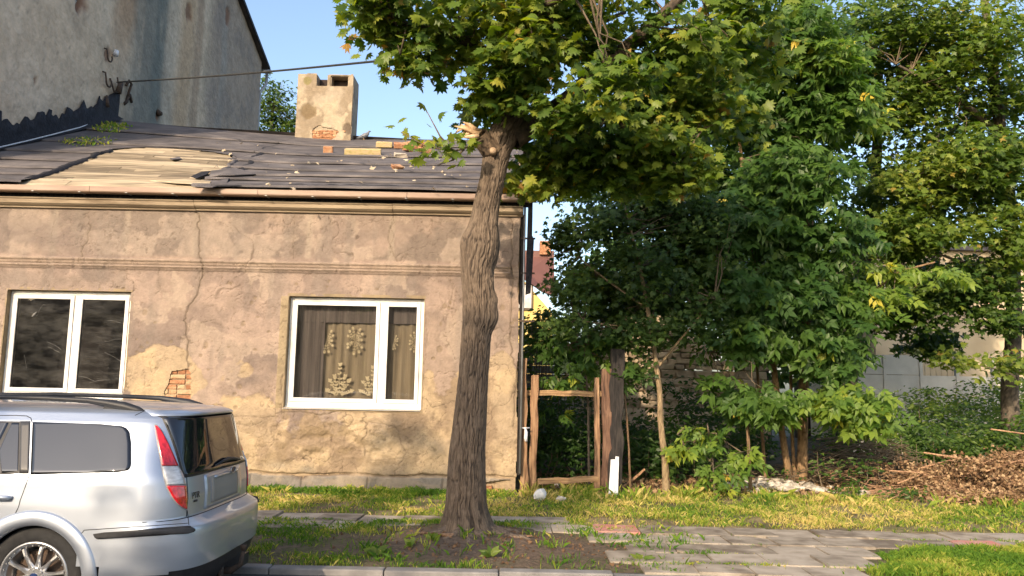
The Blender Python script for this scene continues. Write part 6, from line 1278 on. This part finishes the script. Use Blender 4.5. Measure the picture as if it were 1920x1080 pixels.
for mir in (False, True):
    s_ = gridpatch('window_seal', pxgrid(qw), blk, car, .002, mirror=mir); gridpatch('window', pxgrid(shrink(qw, 1.7), 26, 30), tint, car, .005, mirror=mir)
    dw = [(-112, 893), (-95, 789), (22, 788), (38, 789), (37, 889)]
    gridpatch('window_seal', pxgrid([(-330, 894), (-280, 786), (57, 789), (54, 889)]), blk, car, .002, mirror=mir)
    gridpatch('window', pxgrid([(23, 793), (36, 793), (34, 886), (4, 887), (-1, 845)]), tint, car, .005, mirror=mir)
    gridpatch('window', pxgrid([(-180, 890), (-150, 789), (17, 792), (-8, 842), (-10, 888)]), tint, car, .005, mirror=mir)
    gridpatch('pillar_trim', pxgrid([(39, 790), (57, 790), (54, 888), (37, 888)], 12, 6), mat('satin grey pillar', [(.05, .05, .052), (.06, .06, .062)], rough=.35, bump=0), car, .006, mirror=mir)
    tl = [(289, 796), (293, 822), (297, 847), (302, 875), (311, 913), (321, 932), (331, 945), (341, 953), (350, 957), (350.5, 935), (349, 910), (343, 890), (332, 868), (316, 831), (303, 806), (294, 796)]
    base_ = gridpatch('tail_lamp', pxgrid(tl, 60, 8), mat('lamp rim grey', [(.25, .25, .26), (.3, .3, .31)], rough=.3, bump=0), car, .004, mirror=mir)
    ti = shrink(tl, .1)
    ti = [(290.5, 799), (294, 822), (298.5, 847), (303.5, 875), (313, 913), (323, 932), (332, 943.5), (341, 951), (348.5, 954.5), (348.8, 935), (347, 910), (341, 890), (330, 868), (314, 831), (302, 808), (294, 799)]
    gridpatch('red_lens', pxgrid(ti, 34, 8, None, 873.5), red, base_, .012, mirror=mir); gridpatch('clear_lens', pxgrid(ti, 16, 8, 875.5, 909), lensw, base_, .012, mirror=mir); gridpatch('red_lens', pxgrid(ti, 20, 8, 911, None), red, base_, .012, mirror=mir)
    gridpatch('side_strip', pxgrid([(175.5, 999), (345, 989), (358, 988.6), (363, 990), (364, 995), (360, 998.5), (350, 1001), (183, 1010), (179, 1007)], 8, 40), blk, car, .014, mirror=mir)
# rear screen, number plate, badges
def rg(v0, v1, z0, z1, nr=30, nc=40, vt0=None, vt1=None, dz=0):
    t = np.linspace(0, 1, nr)[:, None]; z = z0+(z1-z0)*t+0*np.linspace(0, 1, nc)[None]; a = v0+((vt0 if vt0 is not None else v0)-v0)*t; b = v1+((vt1 if vt1 is not None else v1)-v1)*t
    s_ = np.linspace(0, 1, nc)[None]; v = a+(b-a)*s_; z = z+dz*(1-v**2)*(1-t); return surf_rear(v, z)
def vof(px, py): h_ = hit(px, py)[0]; return float(abs(h_[1]-YC)/tab(h_[2], *WZ))
vb_, vt_ = vof(344, 888), vof(300, 800)
gridpatch('screen_seal', rg(-vb_, vb_, .925, 1.345, vt0=-vt_, vt1=vt_, dz=.0), blk, car, .002)
gridpatch('rear_screen', rg(-vb_+.012, vb_-.012, .937, 1.335, vt0=-vt_+.012, vt1=vt_-.012, dz=.0), tint, car, .006)
sp_ = surf_rear(np.linspace(-.93, .93, 30)[None]*np.ones((5, 1)), np.linspace(1.345, 1.392, 5)[:, None]*np.ones((1, 30))); sp_[..., 0] += np.array([.035, .045, .04, .02, 0])[:, None]*(1-np.abs(np.linspace(-1, 1, 30))**6)
gridpatch('spoiler_lip', sp_, paint, car, .004)
gridpatch('plate_recess', rg(-.42, .45, .675, .915, 10, 20), paint, car, .006)
pl_ = rg(-.30, .32, .705, .895, 8, 16); gridpatch('number_plate', pl_, mat('plain grey-beige plate', [(.26, .24, .21), (.30, .28, .245)], scale=2, rough=.6, bump=0), car, .016)
g = G(); hp_ = surf_rear(np.linspace(-.25, .30, 12), np.full(12, .905)); g.tube([q+np.array([.02, 0, 0]) for q in hp_], .012, 6); obj('tailgate_handle', g.mesh('tailgate_handle', True), paint, car).location.z -= .018
c0 = surf_rear(np.array(.16), np.array(.905))+np.array([.034, 0, .0]); g = G(); g.tube([c0+np.array([0, .052*math.cos(a), .024*math.sin(a)]) for a in np.linspace(0, 2*np.pi, 24)], .005, 5, cap=False); bd = obj('badge', g.mesh('badge', True), alloy, car)
obj('badge_field', G().prism([tuple(c0+np.array([-.004, .05*math.cos(a), .022*math.sin(a)])) for a in np.linspace(0, 2*np.pi, 20)[:-1]], (.003, 0, 0)).mesh('badge_field'), mat('dark badge enamel', [(.02, .025, .05), (.03, .035, .06)], rough=.3, bump=0), bd)
def lettering(txt, v, z, size, par, name):
    cu = bpy.data.curves.new('lettering', 'FONT'); cu.body = txt; cu.size = size; cu.extrude = .0012; cu.align_x = 'CENTER'; to = bpy.data.objects.new('lettering', cu); C.objects.link(to)
    bpy.context.view_layer.update(); me = bpy.data.meshes.new_from_object(to.evaluated_get(bpy.context.evaluated_depsgraph_get())); bpy.data.objects.remove(to)
    p = surf_rear(np.array(v), np.array(z)); N_ = bnorm(p); U = np.array([0, 0, 1.])-N_*N_[2]; U /= np.linalg.norm(U); Rr_ = np.cross(U, N_)
    for vv in me.vertices: co = vv.co; q = p+Rr_*co.x+U*co.y+N_*(.004+co.z); vv.co = q
    return obj(name, me, blk, par)
lettering('PTR', -.60, .775, .062, car, 'lettering'); lettering('DIESEL', -.60, .748, .020, car, 'lettering')
def seam(pts, name='panel_gap', r_=.0028, off=.0):
    P_ = hit([p[0] for p in pts], [p[1] for p in pts]); P_ = P_+bnorm(P_)*off; ok = ~np.isnan(P_[:, 0])
    return obj(name, G().tube(list(P_[ok]), r_, 5).mesh(name, True), gap, car)
def dense(pts, n=8):
    o = []
    for a, b in zip(pts[:-1], pts[1:]): o += [(a[0]+(b[0]-a[0])*t, a[1]+(b[1]-a[1])*t) for t in np.linspace(0, 1, n, endpoint=False)]
    return o+[pts[-1]]
seam(dense([(-20, 779), (30, 779), (50, 780), (58, 784), (60, 792)])); seam(dense([(55, 890), (52, 900), (44, 922), (38, 938), (35, 950), (25, 971), (0, 983)]))
seam(dense([(152, 1001), (158, 994), (250, 988), (340, 982), (352, 981)])); seam(dense([(351, 957), (353, 975), (354, 984)])); seam(dense([(253, 779), (270, 771), (300, 765)]))
tg = surf_rear(np.linspace(-.97, .97, 40), np.full(40, .655)); obj('panel_gap', G().tube([q for q in tg+bnorm(tg)*.001], .003, 5).mesh('panel_gap', True), gap, car)
for s in (-1, 1):
    q = surf_rear(np.full(12, s*vof(351, 970)), np.linspace(.66, .925, 12)); obj('panel_gap', G().tube([a for a in q+bnorm(q)*.001], .003, 5).mesh('panel_gap', True), gap, car)
# wheels, arches
for xw in (XW, XW-2.754):
    for s in (-1, 1):
        a = np.linspace(-.42, np.pi+.42, 60); rr = np.array([.335, .345, .375, .42, .436, .440]); of = np.array([-.03, .012, .020, .018, .008, -.004]); P_ = np.zeros((len(rr), len(a), 3))
        for i, (r_, o_) in enumerate(zip(rr, of)):
            x = xw+r_*np.cos(a); z = np.maximum(ZW+r_*np.sin(a), .121); P_[i] = np.stack([x, YC+s*(tab(z, *WZ)+o_), z], 1)
        idx = np.arange(len(rr)*len(a)).reshape(len(rr), -1); obj('wheel_arch', mesh_np('wheel_arch', P_.reshape(-1, 3), np.stack([idx[:-1, :-1], idx[:-1, 1:], idx[1:, 1:], idx[1:, :-1]], -1).reshape(-1, 4), True), paint, car)
        g = G(); n_ = 20; v = []
        for k in range(n_+1): t = -.4+(np.pi+.8)*k/n_; v += [(xw+.40*math.cos(t), YC+s*.86, ZW+.40*math.sin(t)), (xw+.40*math.cos(t), YC+s*.45, ZW+.40*math.sin(t))]
        g.add(v, [(2*k, 2*k+1, 2*k+3, 2*k+2) for k in range(n_)]+[tuple(2*k+1 for k in range(n_+1))]); obj('wheel_well', g.mesh('wheel_well'), gap, car)
        def lathe(prof, n=56, name='w', m=None, par=None, yc=0):
            v = []; f = []
            for i, (r_, y) in enumerate(prof): v += [(xw+r_*math.cos(2*math.pi*k/n), YC+s*(.84+y), ZW+r_*math.sin(2*math.pi*k/n)) for k in range(n)]
            f = [(i*n+k, i*n+(k+1) % n, (i+1)*n+(k+1) % n, (i+1)*n+k) for i in range(len(prof)-1) for k in range(n)]
            return obj(name, G().add(v, f).mesh(name, True), m, par)
        wl = lathe([(.215, -.03), (.222, -.005), (.232, .006), (.25, .012), (.29, .014), (.315, .005), (.327, -.02), (.330, -.05), (.330, -.17), (.32, -.2), (.22, -.2)], name='wheel', m=rub, par=car)
        lathe([(.232, -.002), (.229, .010), (.221, .013), (.212, .008), (.206, -.006), (.196, -.012), (.193, -.03), (.188, -.12), (.05, -.125)], name='rim', m=alloy, par=wl)
        lathe([(.17, -.10), (.165, -.085), (.10, -.08), (.0, -.08)], name='brake_disc', m=M['iron'], par=wl)
        g = G(); 
        for k in range(10):
            a = 2*math.pi*(k+.25)/10; u = np.array([math.cos(a), 0, math.sin(a)]); w_ = np.array([-math.sin(a), 0, math.cos(a)]); c0_ = np.array([xw, YC+s*.84, ZW]); yv = np.array([0, s, 0])
            pr = [(.055, .022, -.010), (.10, .013, -.002), (.15, .011, .004), (.198, .016, -.004)]; v = []
            for r_, hw, yy in pr: v += [c0_+u*r_+w_*hw+yv*(yy-.014), c0_+u*r_+w_*hw*.45+yv*yy, c0_+u*r_-w_*hw*.45+yv*yy, c0_+u*r_-w_*hw+yv*(yy-.014), c0_+u*r_-w_*hw*.7+yv*(yy-.045), c0_+u*r_+w_*hw*.7+yv*(yy-.045)]
            g.add(v, [(6*i+j_, 6*i+(j_+1) % 6, 6*i+6+(j_+1) % 6, 6*i+6+j_) for i in range(3) for j_ in range(6)])
        obj('spokes', g.mesh('spokes'), alloy, wl)
        g = G().tube([(xw, YC+s*.79, ZW), (xw, YC+s*.838, ZW)], [.066, .058], 24); obj('hub', g.mesh('hub'), alloy, wl)
        g = G().tube([(xw, YC+s*.835, ZW), (xw, YC+s*.8445, ZW)], [.028, .026], 20); obj('hub_cap', g.mesh('hub_cap'), mat('blue cap', [(.015, .03, .09), (.02, .04, .12)], bump=0, rough=.3), wl)
        g = G()
        for k in range(5): a = 2*math.pi*k/5+.5; g.tube([(xw+.045*math.cos(a), YC+s*.835, ZW+.045*math.sin(a)), (xw+.045*math.cos(a), YC+s*.841, ZW+.045*math.sin(a))], .009, 8)
        for k in range(30): a = 2*math.pi*k/30; g.tube([(xw+.203*math.cos(a), YC+s*.832, ZW+.203*math.sin(a)), (xw+.203*math.cos(a), YC+s*.845, ZW+.203*math.sin(a))], .0045, 6)
        obj('bolts', g.mesh('bolts'), M['zinc'], wl, kind='stuff')
# roof rails
for s in (-1, 1):
    y = YC+s*.585; zr_ = lambda o_: 1.40+o_
    pts = [(-5.05, y, 1.375), (-4.85, y, 1.405), (-4.6, y, 1.440), (-3.9, y, 1.456), (-3.3, y, 1.452), (-3.0, y, 1.443), (-2.86, y, 1.425), (-2.74, y, 1.405), (-2.64, y, 1.380), (-2.56, y, 1.350)]
    o = obj('roof_rail', G().tube(pts, [.008, .02, .019, .017, .017, .020, .028, .034, .028, .010], 12).mesh('roof_rail', True), rail_m, car)
    obj('rail_foot', G().prism([(-2.90, y-.018, 1.36), (-2.60, y-.018, 1.345), (-2.62, y-.018, 1.37), (-2.74, y-.018, 1.40), (-2.86, y-.018, 1.418)], (0, .036, 0)).mesh('rail_foot'), rail_m, o)
# wiper, tow ball, exhaust, handles, far details
w0 = surf_rear(np.array([-.20, -.05, .12, .30, .44]), np.array([.955, .975, .985, .975, .955])); w0 = w0+bnorm(w0)*np.array([.02, .03, .03, .025, .02])[:, None]
obj('rear_wiper', G().tube(list(w0), [.006, .010, .017, .014, .012], 6).mesh('rear_wiper', True), blk, car)
tbx = XE+.01; g = G().tube([(tbx-.25, YC+.05, .16), (tbx-.05, YC+.05, .15), (tbx+.02, YC+.05, .20), (tbx+.035, YC+.05, .30)], [.03, .028, .02, .014], 8).tube([(tbx+.035, YC+.05, .29+.05*math.sin(t)*.5+.012*0+.024*(1-math.cos(t))) for t in np.linspace(0, math.pi, 9)], [max(.026*math.sin(t), .003) for t in np.linspace(0, math.pi, 9)], 12)
g.box((tbx-.10, YC-.10, .06), (tbx-.07, YC-.06, .22)); obj('tow_ball', g.mesh('tow_ball', True), M['iron'], car)
g = G(); a = []; g.tube([(XE-.42, YC-.42, .15), (XE-.16, YC-.42, .14)], [.036, .04], 16, cap=False); obj('exhaust', g.mesh('exhaust', True), alloy, car)
for s in (-1, 1):
    for xx_ in (-3.38, -4.42): obj('door_handle', G().tube([(xx_-.16, YC+s*.895, .80), (xx_-.10, YC+s*.915, .803), (xx_, YC+s*.917, .805), (xx_+.07, YC+s*.912, .805), (xx_+.085, YC+s*.89, .803)], [.012, .018, .018, .017, .012], 8).mesh('door_handle', True), paint, car)
    for xx_ in (-4.28, -5.25): obj('panel_gap', G().tube([(xx_, YC+s*(tab(z, *WZ)+.0), z) for z in np.linspace(.25, .95, 12)], .003, 5).mesh('panel_gap', True), gap, car)
    obj('mirror', G().tube([(-5.15, YC+s*.86, .98), (-5.15, YC+s*1.02, 1.0)], [.03, .07], 8).mesh('mirror', True), paint, car)
    obj('headlight', G().tube([(-6.62, YC+s*.62, .62), (-6.52, YC+s*.64, .62)], [.09, .12], 12).mesh('headlight', True), lensw, car)
ws = []
for z in np.linspace(.97, 1.36, 14):
    xf = -6.78+tab(z, *FZ); Wd = tab(z, *WZ); n, L_, xr0 = tab(z, *NZ), tab(z, *LZ), xr_(z); L2 = min(1.1, (xr0-L_-xf)*.6); v = np.linspace(-.82, .82, 24); ws.append(np.stack([xf+L2-L2*(1-np.abs(v)**3.2)**(1/3.2)-.006, YC+v*Wd, v*0+z+.004], 1))
ws = np.array(ws); idx = np.arange(ws.shape[0]*24).reshape(-1, 24); obj('windscreen', mesh_np('windscreen', ws.reshape(-1, 3), np.stack([idx[:-1, :-1], idx[1:, :-1], idx[1:, 1:], idx[:-1, 1:]], -1).reshape(-1, 4), True), tint, car)
